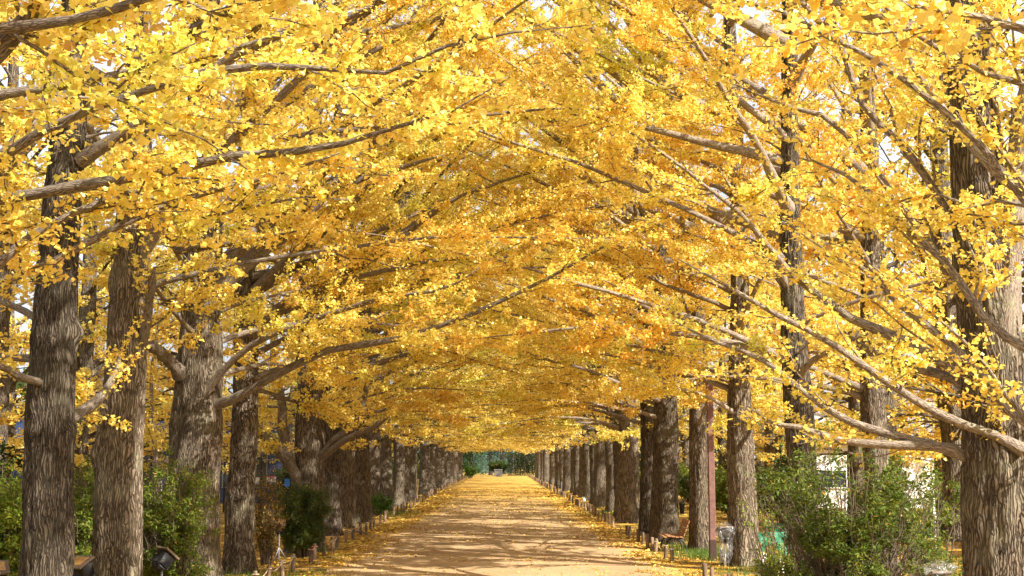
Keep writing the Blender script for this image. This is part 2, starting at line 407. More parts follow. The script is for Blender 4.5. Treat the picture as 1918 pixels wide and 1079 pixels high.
def auto_limbs(axis, rad, n, z0, z1, inward, reach=(7.6, 3.6), el=(.2, .95), base_tint=0, skew=.5, taper_top=True, skirt=0, short=0):
    """procedural limbs: longer towards the path (azimuth `inward`)"""
    out, rr, tt = [], [], []
    n_sk = skirt
    for k in range(-n_sk, n):
        f = max(0, (k+rng.random()*.7)/n); z = z0+(z1-z0)*f
        if k < 0: z = z0-.6+.9*rng.random()
        az = k*2.399+rng.normal(0, .35)+inward
        toward = .5+.5*math.cos(az-inward)
        if rng.random() < skew: az = inward+rng.normal(0, .8); toward = .5+.5*math.cos(az-inward)
        Ln = (reach[1]+(reach[0]-reach[1])*toward)*(1-.12*f**1.5 if taper_top else 1)*(.85+.3*rng.random())
        e0 = el[0]+(el[1]-el[0])*(.25+.75*f)*(.85 if toward > .6 else 1.05)+rng.normal(0, .12)
        e1 = e0*.78+rng.normal(0, .12)
        if f < .15: e1 = .02+rng.normal(0, .1)
        if k < 0: e0 = .38+rng.normal(0, .1); e1 = -.22+rng.normal(0, .1); Ln *= .72
        p0 = axis(z)
        r = (.022+.0065*Ln)*(.75+.7*rng.random())
        if f < .2: r *= .68; e0 = max(e0, .32+.1*rng.random()) if k >= 0 else e0
        r = min(r, rad(z)*.6)
        L = limb_line(p0, az, e0, e1, Ln)
        R = r*np.interp(np.linspace(0, 1, 14), [0, .07, .2, 1], [2.1, 1.4, 1, .1])
        out.append(L); rr.append(R); tt.append(base_tint+rng.normal(0, .28))
    for k in range(short):
        z = z0+.2+(z1-z0)*.75*rng.random(); az = rng.choice([inward, -PI/2])+rng.normal(0, .9)
        L = limb_line(axis(z)+np.array([math.cos(az), math.sin(az), 0])*rad(z)*.6, az, .5+rng.normal(0, .2), .1, 1.1+1.5*rng.random())
        out.append(L); rr.append(.02*np.interp(np.linspace(0, 1, 14), [0, .1, 1], [1.5, 1, .2])); tt.append(base_tint+rng.normal(0, .28))
    return out, rr, tt

def hero(pts, z0, z1, w0, w1):
    """limb given by photo pixels, depth z0..z1 along the avenue, widths in photo pixels"""
    n = len(pts); out = []
    X = np.array([p[0] for p in pts], float); Y = np.array([p[1] for p in pts], float)
    L = np.concatenate([[0], np.cumsum(np.hypot(np.diff(X), np.diff(Y)))]); L /= L[-1]
    for (x, y), l in zip(pts, L): out.append(at(x, y, z0+(z1-z0)*l))
    r = np.array([(w0+(w1-w0)*l)/2*(z0+(z1-z0)*l)/F for l in np.linspace(0, 1, 14)])
    r = r*np.interp(np.linspace(0, 1, 14), [0, .08, .82, 1], [1.25, 1, 1, .3])
    out = np.array(out); out[1:-1] += rng.normal(0, .02, out[1:-1].shape)
    return out, r

# ------------------------------------------------------------------ world, sun
SUN_AZ = math.radians(128)      # compass from +Y clockwise: to the right and a little behind the camera
SUN_EL = math.radians(37)
w = bpy.data.worlds.new('World'); sc.world = w; w.use_nodes = True
nt = w.node_tree; bg = nt.nodes['Background']
sky = nt.nodes.new('ShaderNodeTexSky'); sky.sky_type = 'NISHITA'; sky.sun_disc = False
sky.sun_elevation = SUN_EL; sky.sun_rotation = SUN_AZ; sky.air_density = .8; sky.dust_density = 6; sky.ozone_density = 1
tcw = N(nt, 'ShaderNodeTexCoord'); nzw = N(nt, 'ShaderNodeTexNoise', i_Scale=2.2, i_Detail=7.0, i_Roughness=.6); nt.links.new(tcw.outputs['Generated'], nzw.inputs['Vector'])
rw = ramp(nt, [(.32, g3(.25)), (.62, g3(1))]); nt.links.new(nzw.outputs['Fac'], rw.inputs[0])
mw = N(nt, 'ShaderNodeMixRGB'); mw.inputs[2].default_value = (3.6, 3.8, 4.15, 1); nt.links.new(rw.outputs[0], mw.inputs[0]); nt.links.new(sky.outputs[0], mw.inputs[1])
nt.links.new(mw.outputs[0], bg.inputs[0]); bg.inputs[1].default_value = .145
sd = bpy.data.lights.new('sun', 'SUN'); sd.energy = 5.0; sd.angle = math.radians(.55); sd.color = (1, .93, .82)
so = bpy.data.objects.new('sun', sd); COL.objects.link(so)
from mathutils import Vector
sdir = Vector((math.sin(SUN_AZ)*math.cos(SUN_EL), math.cos(SUN_AZ)*math.cos(SUN_EL), math.sin(SUN_EL)))
so.rotation_euler = sdir.to_track_quat('Z', 'Y').to_euler(); so.location = (20, -20, 30)
sc.view_settings.view_transform = 'Standard'; sc.view_settings.look = 'None'
sc.view_settings.exposure = 1.22; sc.view_settings.gamma = 1
cy_ = sc.cycles
cy_.max_bounces = 9; cy_.diffuse_bounces = 8; cy_.transmission_bounces = 8; cy_.glossy_bounces = 2; cy_.transparent_max_bounces = 6
cy_.use_denoising = True; cy_.caustics_reflective = False; cy_.caustics_refractive = False
cy_.sample_clamp_indirect = 6
try: cy_.denoiser = 'OPENIMAGEDENOISE'
except Exception: pass

# ------------------------------------------------------------------ trees
exec_trees = True
R_IN, L_IN = PI, 0.0   # inward azimuths for right / left row
def px_x(px, Z): return (px-935)*Z/F

def near_tree(label, X, Z, r, n_limbs=20, z0=3.9, z1=16, inward=0, heroes=(), tint=0, dens=1.0, lod=1.0, height=19, knobs=(), lean=(0, 0), twin=0, seed=0, reach=(8.6, 5.2), short=12, wav=.05, group=None, top_r=.28, sides=64, tone=1.0):
    root = empty('ginkgo_tree', (X, Z, 0)); tag(root, label, 'tree', group or 'ginkgo trees lining the avenue')
    off = np.array([X, Z, 0.])
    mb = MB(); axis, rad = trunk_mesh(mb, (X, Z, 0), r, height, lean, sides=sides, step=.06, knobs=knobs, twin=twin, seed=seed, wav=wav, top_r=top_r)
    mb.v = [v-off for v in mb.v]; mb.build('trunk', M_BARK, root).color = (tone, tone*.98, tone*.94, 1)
    P, R, T = auto_limbs(axis, rad, n_limbs, z0, z1, inward, reach, base_tint=tint, skirt=4 if Z > 33 else 2 if Z > 22 else 0, short=short)
    nh = 0
    for h in heroes:
        p, rr = hero(*h[:5]); P.append(p); R.append(rr); T.append(h[5] if len(h) > 5 else tint); nh += 1
    mbs, lm = make_crown_parts(P, R, T, dens=dens*1.1, lod=lod)
    for m in mbs:
        m.v = [v-off for v in m.v]; m.build('limb', M_LIMB, root).color = ((.8, .78, .75, 1) if X < 0 else (1.1, 1.08, 1.05, 1))  # lighting put into limb colour: right row paler, left row darker
    lm.v = [v-off for v in lm.v]; lm.build('crown', M_LEAF, root, smooth=False)
    return root

TREES_NEAR = [
 # ---- left row, nearest first (two stand left of the frame; their boughs reach in)
 dict(label='ginkgo just left of the frame, nearest the camera, boughs crossing the top left corner', X=-5.6, Z=7.2, r=.36, n_limbs=12, reach=(3.4, 3.2), short=0, z0=6.4, inward=0, tint=.35, seed=1, sides=32, dens=1.2,
      heroes=[([(-330, 330), (-120, 220), (0, 90), (60, 25), (130, -60)], 7.6, 7.0, 46, 34, .2),
              ([(-300, 120), (-60, 60), (150, 30), (400, -40), (700, -90)], 7.4, 6.2, 30, 10, .5)]),
 dict(label='ginkgo left of the frame whose long dark boughs sweep right across the upper left', X=-5.75, Z=11.2, r=.38, n_limbs=12, z0=6.6, inward=0, tint=.25, seed=2, sides=32,
      heroes=[([(-300, 420), (-120, 350), (0, 295), (60, 252), (150, 212), (250, 178), (330, 150), (420, 126), (520, 118), (610, 130), (700, 142), (770, 118), (860, 85), (1000, 60), (1090, 48)], 10.6, 8.6, 26, 5, .45),
              ([(-300, 430), (-100, 392), (0, 376), (60, 362), (150, 350), (300, 325), (420, 298), (520, 282), (640, 264), (740, 240), (830, 224), (900, 192), (945, 152)], 11.0, 9.4, 30, 7, .35),
              ([(-280, 610), (-100, 560), (0, 525), (100, 488), (200, 438), (280, 400), (340, 376), (450, 342), (560, 312), (680, 270)], 11.0, 10.8, 22, 6, .0),
              ([(-280, 640), (-80, 540), (0, 498), (50, 452), (100, 418), (160, 388), (240, 362), (340, 350), (420, 345)], 11.3, 11.6, 24, 7, .0),
              ([(-290, 640), (-150, 480), (0, 320), (75, 230), (112, 150), (160, 50), (215, -60)], 11.3, 12.2, 50, 36, .1),
              ([(-260, 300), (-40, 190), (120, 165), (230, 142), (340, 120), (440, 95), (560, 50), (700, 10)], 10.9, 10.0, 24, 9, .3),
              ]),
 dict(label='furrowed shade-darkened ginkgo trunk nearest the left edge with a sawn knob on its right side', X=px_x(108, 17.4), Z=17.4, tone=.52, r=.335, n_limbs=11, z0=5.5, inward=0, tint=.1, seed=3,  # low tone paints this trunk's shade into its bark colour
      knobs=[(0.1, 4.2, .12, .13), (PI-.2, 4.1, .08, .13), (-1.6, 4.6, .05, .1), (.0, 2.9, .05, .15)],
      heroes=[([(106, 700), (60, 672), (0, 668), (-80, 650)], 17.4, 18.6, 16, 10, 0),
              ([(112, 800), (150, 768), (185, 748), (206, 722), (216, 690), (224, 650)], 17.5, 19.6, 26, 8, 0),
              ([(106, 622), (50, 585), (0, 560), (-90, 520)], 17.4, 18.6, 18, 10, 0),
              ([(106, 720), (40, 712), (0, 692), (-60, 680)], 17.4, 16.0, 18, 10, .3),
              ([(150, 300), (300, 200), (420, 120), (520, 60), (640, 0)], 17.3, 15.6, 26, 12, .3)]),
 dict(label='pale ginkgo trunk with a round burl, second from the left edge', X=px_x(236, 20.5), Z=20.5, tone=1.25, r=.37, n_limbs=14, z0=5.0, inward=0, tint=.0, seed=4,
      knobs=[(PI, 2.55, .13, .2), (-1.9, 4.5, .09, .18), (PI-.3, 5.3, .08, .2)],
      heroes=[([(240, 668), (270, 630), (276, 560), (290, 500)], 20.45, 19.8, 22, 14, 0),
              ([(250, 180), (330, 90), (420, 30), (480, -30)], 20.5, 19, 36, 24, .1),
              ([(245, 510), (300, 430), (360, 340), (470, 230), (560, 150), (640, 60)], 20.5, 19, 28, 12, .2)]),
 dict(label='broad ginkgo with a doubled trunk, third from the left edge, leafy sprays in front', X=px_x(370, 24.8), Z=24.8, tone=.9, dens=1.15, r=.50, n_limbs=21, z0=4.4, inward=0, tint=.3, seed=5, twin=1,
      heroes=[([(368, 768), (440, 745), (520, 700), (620, 660), (740, 635), (870, 592), (960, 552), (1050, 512), (1140, 455), (1240, 408)], 24.8, 21.5, 19, 4, .45),
              ([(380, 740), (420, 690), (480, 642), (560, 602), (620, 585), (720, 556), (830, 545), (900, 500)], 24.6, 22, 14, 5, .5),
              ([(385, 560), (440, 510), (490, 468), (560, 410), (620, 345), (665, 292)], 24.8, 24.6, 34, 22, .1),
              ([(385, 540), (420, 490), (470, 440), (520, 380), (560, 310)], 24.8, 25.4, 30, 16, .1),
              ([(340, 700), (310, 670), (285, 650), (255, 640)], 24.6, 23.6, 28, 18, 0),
              ([(330, 470), (400, 462), (480, 448), (560, 432)], 22.0, 21.0, 14, 6, .2)]),
 dict(label='slimmer straight ginkgo trunk, fourth from the left, lit near its foot', X=px_x(457, 28.8), Z=28.8, dens=1.2, r=.325, n_limbs=26, z0=4.6, inward=0, tint=.0, seed=6,
      heroes=[([(455, 640), (510, 592), (600, 545), (700, 480), (820, 390), (900, 350)], 28.8, 27.2, 27, 11, .1),
              ([(460, 560), (560, 470), (640, 400), (720, 330), (830, 290)], 28.8, 27.2, 22, 9, .1)]),
 # ---- right row
 dict(label='ginkgo just right of the frame, nearest the camera, boughs entering at the top right', X=5.8, Z=6.6, r=.36, n_limbs=10, reach=(3.2, 3.2), short=0, z0=6.8, inward=PI, tint=.1, seed=11, sides=32,
      heroes=[([(2500, 320), (2200, 200), (1918, 60), (1700, 10), (1500, -60)], 6.8, 6.2, 24, 8, -.2)]),
 dict(label='ginkgo right of the frame whose pale boughs slant up to the left', X=5.85, Z=11.0, r=.38, n_limbs=10, dens=.8, z0=7.5, inward=PI, tint=.3, seed=12, sides=32,
      heroes=[([(2180, 900), (2040, 850), (1918, 800), (1850, 716), (1780, 648), (1700, 572), (1620, 500), (1590, 480), (1480, 420), (1390, 392)], 11.3, 12.6, 22, 6, .3),
              ([(2180, 700), (2050, 540), (1918, 385), (1860, 300), (1810, 245), (1730, 180), (1640, 112), (1560, 75), (1480, 30), (1395, -2), (1300, -40)], 11.2, 11.4, 20, 8, .3),
              ([(2160, 260), (2020, 200), (1918, 158), (1860, 138), (1800, 108), (1740, 82), (1650, 12), (1600, -40)], 11.0, 10.6, 15, 8, .1),
              ([(2150, 500), (2020, 430), (1918, 360), (1870, 330), (1800, 250), (1740, 160), (1700, 100), (1650, 10)], 11.2, 13.0, 20, 12, .2),
              ([(2150, 780), (2020, 700), (1918, 655), (1850, 598), (1790, 520), (1745, 478), (1700, 428), (1640, 372), (1560, 318), (1470, 290)], 11.0, 13.2, 26, 6, .3)]),
 dict(label='stout ginkgo trunk at the right edge with low boughs arching left', X=px_x(1852, 14.8), Z=14.8, tone=.95, r=.385, n_limbs=11, dens=.85, z0=7, inward=PI, tint=.2, seed=13,
      knobs=[(PI+.6, 2.6, .06, .12)],
      heroes=[([(1850, 880), (1800, 852), (1780, 842), (1745, 838), (1640, 832), (1560, 822), (1500, 800), (1450, 785), (1400, 760)], 14.8, 15.6, 22, 7, .1),
              ([(1850, 868), (1800, 850), (1760, 842), (1700, 818), (1620, 798), (1560, 770), (1490, 725), (1420, 672), (1330, 635), (1260, 600)], 14.8, 16.2, 20, 6, .3),
              ([(1918, 845), (1860, 812), (1780, 782), (1700, 742), (1620, 690), (1540, 635), (1450, 585), (1360, 535), (1270, 485)], 14.4, 14.8, 20, 6, .45),
              ([(1850, 715), (1800, 700), (1780, 688), (1740, 664), (1660, 625), (1600, 600), (1540, 560), (1480, 515), (1410, 470)], 14.8, 16, 26, 10, .3),
              ([(1850, 760), (1805, 730), (1775, 710), (1720, 690), (1660, 668), (1620, 655), (1580, 620)], 14.8, 16, 22, 10, .1),
              ([(1850, 700), (1820, 600), (1760, 480), (1700, 400), (1640, 330), (1560, 225), (1470, 192), (1380, 160)], 14.8, 15.4, 22, 8, .3),
              ([(1855, 760), (1878, 620), (1888, 480), (1900, 350), (1915, 200), (1945, 60)], 14.75, 14.3, 62, 38, .1),
              ([(1855, 1010), (1890, 905), (1925, 840), (1985, 770), (2060, 700)], 14.8, 14.6, 72, 44, .1),
              ([(1840, 540), (1780, 400), (1700, 280), (1620, 200), (1570, 60), (1540, -30)], 14.8, 15.4, 18, 10, .2)]),
 dict(label='slim ginkgo trunk rising out of the tall airy shrub on the right', X=px_x(1495, 23.5), Z=23.5, tone=.8, dens=1.2, r=.28, n_limbs=26, z0=4.2, inward=PI, tint=.1, seed=14,
      heroes=[([(1490, 560), (1440, 470), (1400, 400), (1350, 320)], 23.5, 23, 20, 8, -.1)]),
 dict(label='slender ginkgo trunk standing behind the row, between the shrub trunk and the stout right trunk', X=px_x(1640, 27.5), Z=27.5, r=.29, n_limbs=24, z0=4.2, inward=PI, tint=-.1, seed=15, dens=1.1),
]
if exec_trees:
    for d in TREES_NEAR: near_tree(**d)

# mid-distance trees: own trunks, leaves a little larger with distance
MID = [
 ('forked ginkgo with two thick low limbs spreading from its waist, behind the feathery shrub', px_x(580, 35.3), 35.3, .45, 0, 31, dict(heroes=[
     ([(570, 930), (550, 880), (520, 840), (475, 800), (440, 770)], 35.2, 34.2, 24, 14), ([(560, 900), (545, 850), (530, 800), (528, 760), (520, 700)], 35.2, 35, 24, 14),
     ([(590, 870), (620, 830), (660, 795), (680, 745), (688, 700)], 35.2, 34.6, 16, 10), ([(600, 860), (640, 830), (672, 812), (700, 800), (730, 780)], 35.2, 33.8, 14, 8)])),
 ('dark ridged ginkgo trunk right beside the forked one on the left', px_x(622, 43.0), 43.0, .37, 0, 32, {}),
 ('ginkgo trunk with a swollen pale top, left row', px_x(652, 47.5), 47.5, .34, 0, 33, {}),
 ('ginkgo trunk with a broad flared foot just before the low green bush, left row', px_x(680, 51.5), 51.5, .36, 0, 34, {}),
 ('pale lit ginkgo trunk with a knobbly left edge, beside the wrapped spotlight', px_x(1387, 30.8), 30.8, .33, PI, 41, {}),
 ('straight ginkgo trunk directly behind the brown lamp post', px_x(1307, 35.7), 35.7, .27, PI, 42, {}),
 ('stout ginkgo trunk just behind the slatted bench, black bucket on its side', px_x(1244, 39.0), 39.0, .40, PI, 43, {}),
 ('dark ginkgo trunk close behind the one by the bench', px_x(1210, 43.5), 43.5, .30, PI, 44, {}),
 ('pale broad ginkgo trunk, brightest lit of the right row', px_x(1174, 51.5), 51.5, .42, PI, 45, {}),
]
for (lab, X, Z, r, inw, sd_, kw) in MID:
    near_tree(lab, X, Z, r, tone=(1.35 if 'pale' in lab else .72 if 'dark' in lab or 'stout' in lab else 1.0), n_limbs=28, z0=3.9, z1=17.2, dens=1.15, inward=inw, tint=.1, seed=sd_, lod=1.0 if Z < 40 else 1.15, sides=40, **kw)  # lighter bark tone also paints in the light on the lit trunks

# far trees: prototypes copied with shared meshes
def proto(lod, seed, n=34, dens=1.1, tint=0, height=20, r=.34, reach=(8.6, 5.2), z0=3.7, zmin=2.7, low=0):
    root = empty('ginkgo_tree', (0, 0, 0)); tag(root, 'x', 'tree', 'x')
    mb = MB(); axis, rad = trunk_mesh(mb, (0, 0, 0), r, height, sides=28, step=.15, seed=seed, wav=.08)
    P, R, T = auto_limbs(axis, rad, n, z0, height-1.8, 0, reach, base_tint=tint, skirt=5, short=6)
    mbs, lm = make_crown_parts(P, R, T, lod=lod, cull=False, dens=dens, sides=(7, 4, 3), zmin=zmin)
    for m in mbs: mb.v += m.v; 
    # merge limb meshes into the trunk: seen too small to tell apart
    q = MB(); q.add(mb.v[0], quads=mb.q[0], bk=mb.bk[0])
    for m in mbs:
        o = q.n
        V = np.concatenate(m.v); B = np.concatenate(m.bk)
        Q = np.concatenate(m.q); T_ = np.concatenate(m.t)
        q.add(V, quads=Q, tris=T_, bk=B)
    q.build('trunk', M_BARK, root); lm.build('crown', M_LEAF, root, smooth=False)
    return root
def copy_tree(o):
    c = o.copy(); COL.objects.link(c)
    for ch in o.children:
        d = ch.copy(); COL.objects.link(d); d.parent = c
    return c
used = set()
def put(pr, X, Z, rz, s, label, group):
    o = pr if pr.name not in used else copy_tree(pr)
    used.add(pr.name); used.add(o.name)
    o.location = (X, Z, 0); o.rotation_euler = (0, 0, rz); o.scale = (s, s, s)
    o['label'] = label; o['group'] = group
    return o
PF = [proto(1.35, 50+i, dens=.82, tint=.02+.14*i) for i in range(3)]
PM = [proto(1.8, 60+i, tint=-.05, dens=1.1, reach=(4.6, 4.4), z0=2.7, height=14, n=22, zmin=1.9) for i in range(3)]
k = 0
for Z in list(np.arange(56.5, 183, 5.6)):
    for sgn in (-1, 1):
        X = sgn*(5.45+rng.normal(0, .12)); inw = 0 if sgn < 0 else PI
        side = 'left' if sgn < 0 else 'right'
        if Z < 85: lab = 'ginkgo trunk in the tight run of %s-row trees before the path narrows' % side; gr = 'middle-distance ginkgos of the %s row' % side
        else: lab = 'small distant ginkgo near the far end of the %s row' % side; gr = 'far ginkgos of the %s row' % side
        put(PF[k % 3], X, float(Z)+rng.normal(0, .4), inw+rng.normal(0, .25), .95+.12*rng.random(), lab, gr); k += 1
for Z in (16, 20, 24.5, 29, 34, 39, 45, 51, 58, 66, 75, 85, 97, 110, 125):
    put(PM[k % 3], -13.0+rng.normal(0, .5), Z, rng.random()*6, 1+.15*rng.random(), 'yellow ginkgo standing back behind the left row of trunks', 'ginkgos standing behind the left row'); k += 1
for (Xq, Z) in ((-20, 27), (-20, 33), (-21, 40), (-20, 47), (-21, 55), (-20, 64), (-21, 74), (20.5, 43), (21, 50), (20, 58), (21, 67), (20.5, 78), (21, 90)):
    put(PM[k % 3], Xq, Z, rng.random()*6, 1+.1*rng.random(), 'golden tree in the outermost %s row, seen only in gaps' % ('left' if Xq < 0 else 'right'), 'outermost trees'); k += 1
for Z in (34, 39, 44.5, 51, 59, 68, 78, 90, 104, 120):
    put(PM[k % 3], 13.8+rng.normal(0, .5), Z, rng.random()*6, 1.15+.16*rng.random(), 'yellow ginkgo standing back behind the right row of trunks', 'ginkgos standing behind the right row'); k += 1
for (X, Z) in ((7.8, 1), (7.6, -4.5)):  # unseen trees added to shade the leaves in the left foreground
    put(PM[k % 3], X, Z, rng.random()*6, 1.12, 'unseen ginkgo added right of and behind the camera for shade', 'added shade ginkgos around the camera'); k += 1
for (X, Z) in ((5.7, -8.5), (-5.7, -9)):  # out-of-view trees, added only for the shade they cast
    put(PF[k % 3], X, Z, 0 if X < 0 else PI, 1, 'unseen avenue ginkgo added behind the camera for shade', 'added shade ginkgos around the camera'); k += 1

# ------------------------------------------------------------------ ground and path
def ground_mat():
    m, nt = new_mat('leaf_strewn_soil'); L = nt.links.new
    tc = N(nt, 'ShaderNodeTexCoord')
    n1 = N(nt, 'ShaderNodeTexNoise', i_Scale=.35, i_Detail=5.0); n2 = N(nt, 'ShaderNodeTexNoise', i_Scale=14.0, i_Detail=6.0, i_Roughness=.7)
    v = N(nt, 'ShaderNodeTexVoronoi', i_Scale=13.0)
    for n in (n1, n2, v): L(tc.outputs['Object'], n.inputs['Vector'])
    soil = ramp(nt, [(.3, (.10, .065, .035)), (.7, (.27, .17, .085))]); L(n2.outputs['Fac'], soil.inputs[0])
    grass = ramp(nt, [(.3, (.05, .075, .018)), (.7, (.13, .15, .03))]); L(n2.outputs['Fac'], grass.inputs[0])
    gm = ramp(nt, [(.48, g3(0)), (.62, g3(.8))]); L(n1.outputs['Fac'], gm.inputs[0])
    m1 = N(nt, 'ShaderNodeMixRGB'); L(gm.outputs[0], m1.inputs[0]); L(soil.outputs[0], m1.inputs[1]); L(grass.outputs[0], m1.inputs[2])
    lc = ramp(nt, [(.0, (.55, .30, .04)), (.5, (.70, .42, .05)), (1, (.42, .22, .06))]); L(v.outputs['Color'], lc.inputs[0])
    n4 = N(nt, 'ShaderNodeTexNoise', i_Scale=1.3, i_Detail=8.0, i_Roughness=.75); L(tc.outputs['Object'], n4.inputs['Vector'])
    lm = ramp(nt, [(.44, g3(0)), (.56, g3(.85))]); L(n4.outputs['Fac'], lm.inputs[0])
    m2 = N(nt, 'ShaderNodeMixRGB'); L(lm.outputs[0], m2.inputs[0]); L(m1.outputs[0], m2.inputs[1]); L(lc.outputs[0], m2.inputs[2])
    b = N(nt, 'ShaderNodeBsdfPrincipled', i_Roughness=.95); b.inputs['Specular IOR Level'].default_value = .1; L(m2.outputs[0], b.inputs['Base Color'])
    bp = N(nt, 'ShaderNodeBump', i_Strength=.8, i_Distance=.03); L(n2.outputs['Fac'], bp.inputs['Height']); L(bp.outputs[0], b.inputs['Normal'])
    o = N(nt, 'ShaderNodeOutputMaterial'); L(b.outputs[0], o.inputs[0]); return m
def path_mat():
    m, nt = new_mat('sandy_path'); L = nt.links.new
    tc = N(nt, 'ShaderNodeTexCoord')
    n1 = N(nt, 'ShaderNodeTexNoise', i_Scale=.5, i_Detail=6.0, i_Roughness=.6); n2 = N(nt, 'ShaderNodeTexNoise', i_Scale=40.0, i_Detail=5.0, i_Roughness=.7)
    for n in (n1, n2): L(tc.outputs['Object'], n.inputs['Vector'])
    c1 = ramp(nt, [(.3, (.37, .25, .135)), (.7, (.51, .36, .20))]); L(n1.outputs['Fac'], c1.inputs[0])
    c2 = ramp(nt, [(.3, g3(.78)), (.7, g3(1.1))]); L(n2.outputs['Fac'], c2.inputs[0])
    mu = N(nt, 'ShaderNodeMixRGB', blend_type='MULTIPLY'); mu.inputs[0].default_value = 1; L(c1.outputs[0], mu.inputs[1]); L(c2.outputs[0], mu.inputs[2])
    # thin film of crushed yellow leaf, denser toward the far end and the verges
    sx = N(nt, 'ShaderNodeSeparateXYZ'); L(tc.outputs['Object'], sx.inputs[0])
    far = N(nt, 'ShaderNodeMapRange'); far.inputs['From Min'].default_value = 30; far.inputs['From Max'].default_value = 110; far.inputs['To Min'].default_value = .0; far.inputs['To Max'].default_value = .42
    L(sx.outputs['Y'], far.inputs[0])
    ab = N(nt, 'ShaderNodeMath', operation='ABSOLUTE'); L(sx.outputs['X'], ab.inputs[0])
    ed = N(nt, 'ShaderNodeMapRange'); ed.inputs['From Min'].default_value = 2.6; ed.inputs['From Max'].default_value = 4.6; ed.inputs['To Min'].default_value = 0; ed.inputs['To Max'].default_value = .35; L(ab.outputs[0], ed.inputs[0])
    sm = N(nt, 'ShaderNodeMath', operation='ADD'); L(far.outputs[0], sm.inputs[0]); L(ed.outputs[0], sm.inputs[1])
    n3 = N(nt, 'ShaderNodeTexNoise', i_Scale=2.5, i_Detail=9.0, i_Roughness=.8); L(tc.outputs['Object'], n3.inputs['Vector'])
    s2 = N(nt, 'ShaderNodeMath', operation='ADD'); L(n3.outputs['Fac'], s2.inputs[0]); L(sm.outputs[0], s2.inputs[1])
    lr = ramp(nt, [(.66, g3(0)), (.84, g3(.8))]); L(s2.outputs[0], lr.inputs[0])
    mx = N(nt, 'ShaderNodeMixRGB'); mx.inputs[2].default_value = (.62, .37, .06, 1); L(lr.outputs[0], mx.inputs[0]); L(mu.outputs[0], mx.inputs[1])
    b = N(nt, 'ShaderNodeBsdfPrincipled', i_Roughness=.95); b.inputs['Specular IOR Level'].default_value = .1; L(mx.outputs[0], b.inputs['Base Color'])
    bp = N(nt, 'ShaderNodeBump', i_Strength=.6, i_Distance=.01); L(n2.outputs['Fac'], bp.inputs['Height']); L(bp.outputs[0], b.inputs['Normal'])
    o = N(nt, 'ShaderNodeOutputMaterial'); L(b.outputs[0], o.inputs[0]); return m
g = MB()
xs = np.concatenate([[-900, -200, -60], np.linspace(-24, 24, 97), [60, 200, 900]]); ys = np.concatenate([[-300, -40], np.linspace(-10, 200, 260), [300, 1200]])
GX, GY = np.meshgrid(xs, ys)
def verge_z(x, y):
    e = np.clip((np.abs(x)-5.0)/2.5, 0, 1)*np.clip((30-np.abs(x))/4, 0, 1)
    return e*(.04+.05*vnoise(x*.6, y*.6, 0*x))
GZ = verge_z(GX, GY)
nx = len(xs); i = np.arange(len(ys)-1)[:, None]*nx; j = np.arange(nx-1)[None]
Q = np.stack([i+j, i+j+1, i+nx+j+1, i+nx+j], -1).reshape(-1, 4)
g.add(np.stack([GX, GY, GZ], -1).reshape(-1, 3), quads=Q)
tag(g.build('ground', ground_mat()), kind='structure')
p = MB(); yy = np.linspace(-10, 184, 390); lft = -3.95+.22*vnoise(yy*.35, 0*yy, 0*yy)+.08*vnoise(yy*1.7, 0*yy+4, 0*yy); rgt = 3.95+.22*vnoise(yy*.35, 0*yy+9, 0*yy)+.08*vnoise(yy*1.7, 0*yy+14, 0*yy)
n_ = 9; u = np.linspace(0, 1, n_)
PX = lft[:, None]*(1-u)+rgt[:, None]*u; PY = np.broadcast_to(yy[:, None], PX.shape)
PZ = .006+0*PX
i = np.arange(len(yy)-1)[:, None]*n_; j = np.arange(n_-1)[None]
p.add(np.stack([PX, PY, PZ], -1).reshape(-1, 3), quads=np.stack([i+j, i+j+1, i+n_+j+1, i+n_+j], -1).reshape(-1, 4))
tag(p.build('path', path_mat()), kind='structure')

# fallen leaves: verges thick, path thin
lt = MB()
def scatter(n, y0, y1, xf, size):
    y = y0+(y1-y0)*rng.random(n); x = xf(n)
    P = np.stack([x, y, verge_z(x, y)+.012+.02*rng.random(n)], 1)
    iv = in_view(P, 1.1) & (vnoise(P[:, 0]*1.1, P[:, 1]*.8, 0*x) > -.25+.7*(rng.random(len(P))-.5)); P = P[iv]
    c = leaf_cols(len(P), rng.normal(-.1, .4, len(P))); c[:, :3] *= np.array([.8, .74, .7])
    old = rng.random(len(P)) < .45; c[old, :3] *= np.array([.62, .5, .6])
    P[:, 0] += .35*vnoise(P[:, 0]*2, P[:, 1]*1.3, 0*P[:, 0])
    add_leaves(lt, P, size*(.7+.6*rng.random(len(P))), c, up=2.4, template=FAN, tq=FANQ, droop=0)
vl = lambda n: -3.3-7.5*rng.random(n)**1.3
vr = lambda n: 3.3+7.5*rng.random(n)**1.3
pa = lambda n: rng.uniform(-3.9, 3.9, n)
edge = lambda n: np.where(rng.random(n) < .5, -1, 1)*(4.4-np.abs(rng.normal(0, .9, n)))
for (a, b, s_, k_) in ((19, 34, .062, 1), (34, 60, .085, .6), (60, 110, .13, .35)):
    A = b-a
    scatter(int(420*A*k_), a, b, vl, s_); scatter(int(420*A*k_), a, b, vr, s_)
    scatter(int(150*A*k_), a, b, pa, s_*.8); scatter(int(190*A*k_), a, b, edge, s_*.9)
tag(lt.build('fallen_leaves', M_LITTER, smooth=False), kind='stuff')
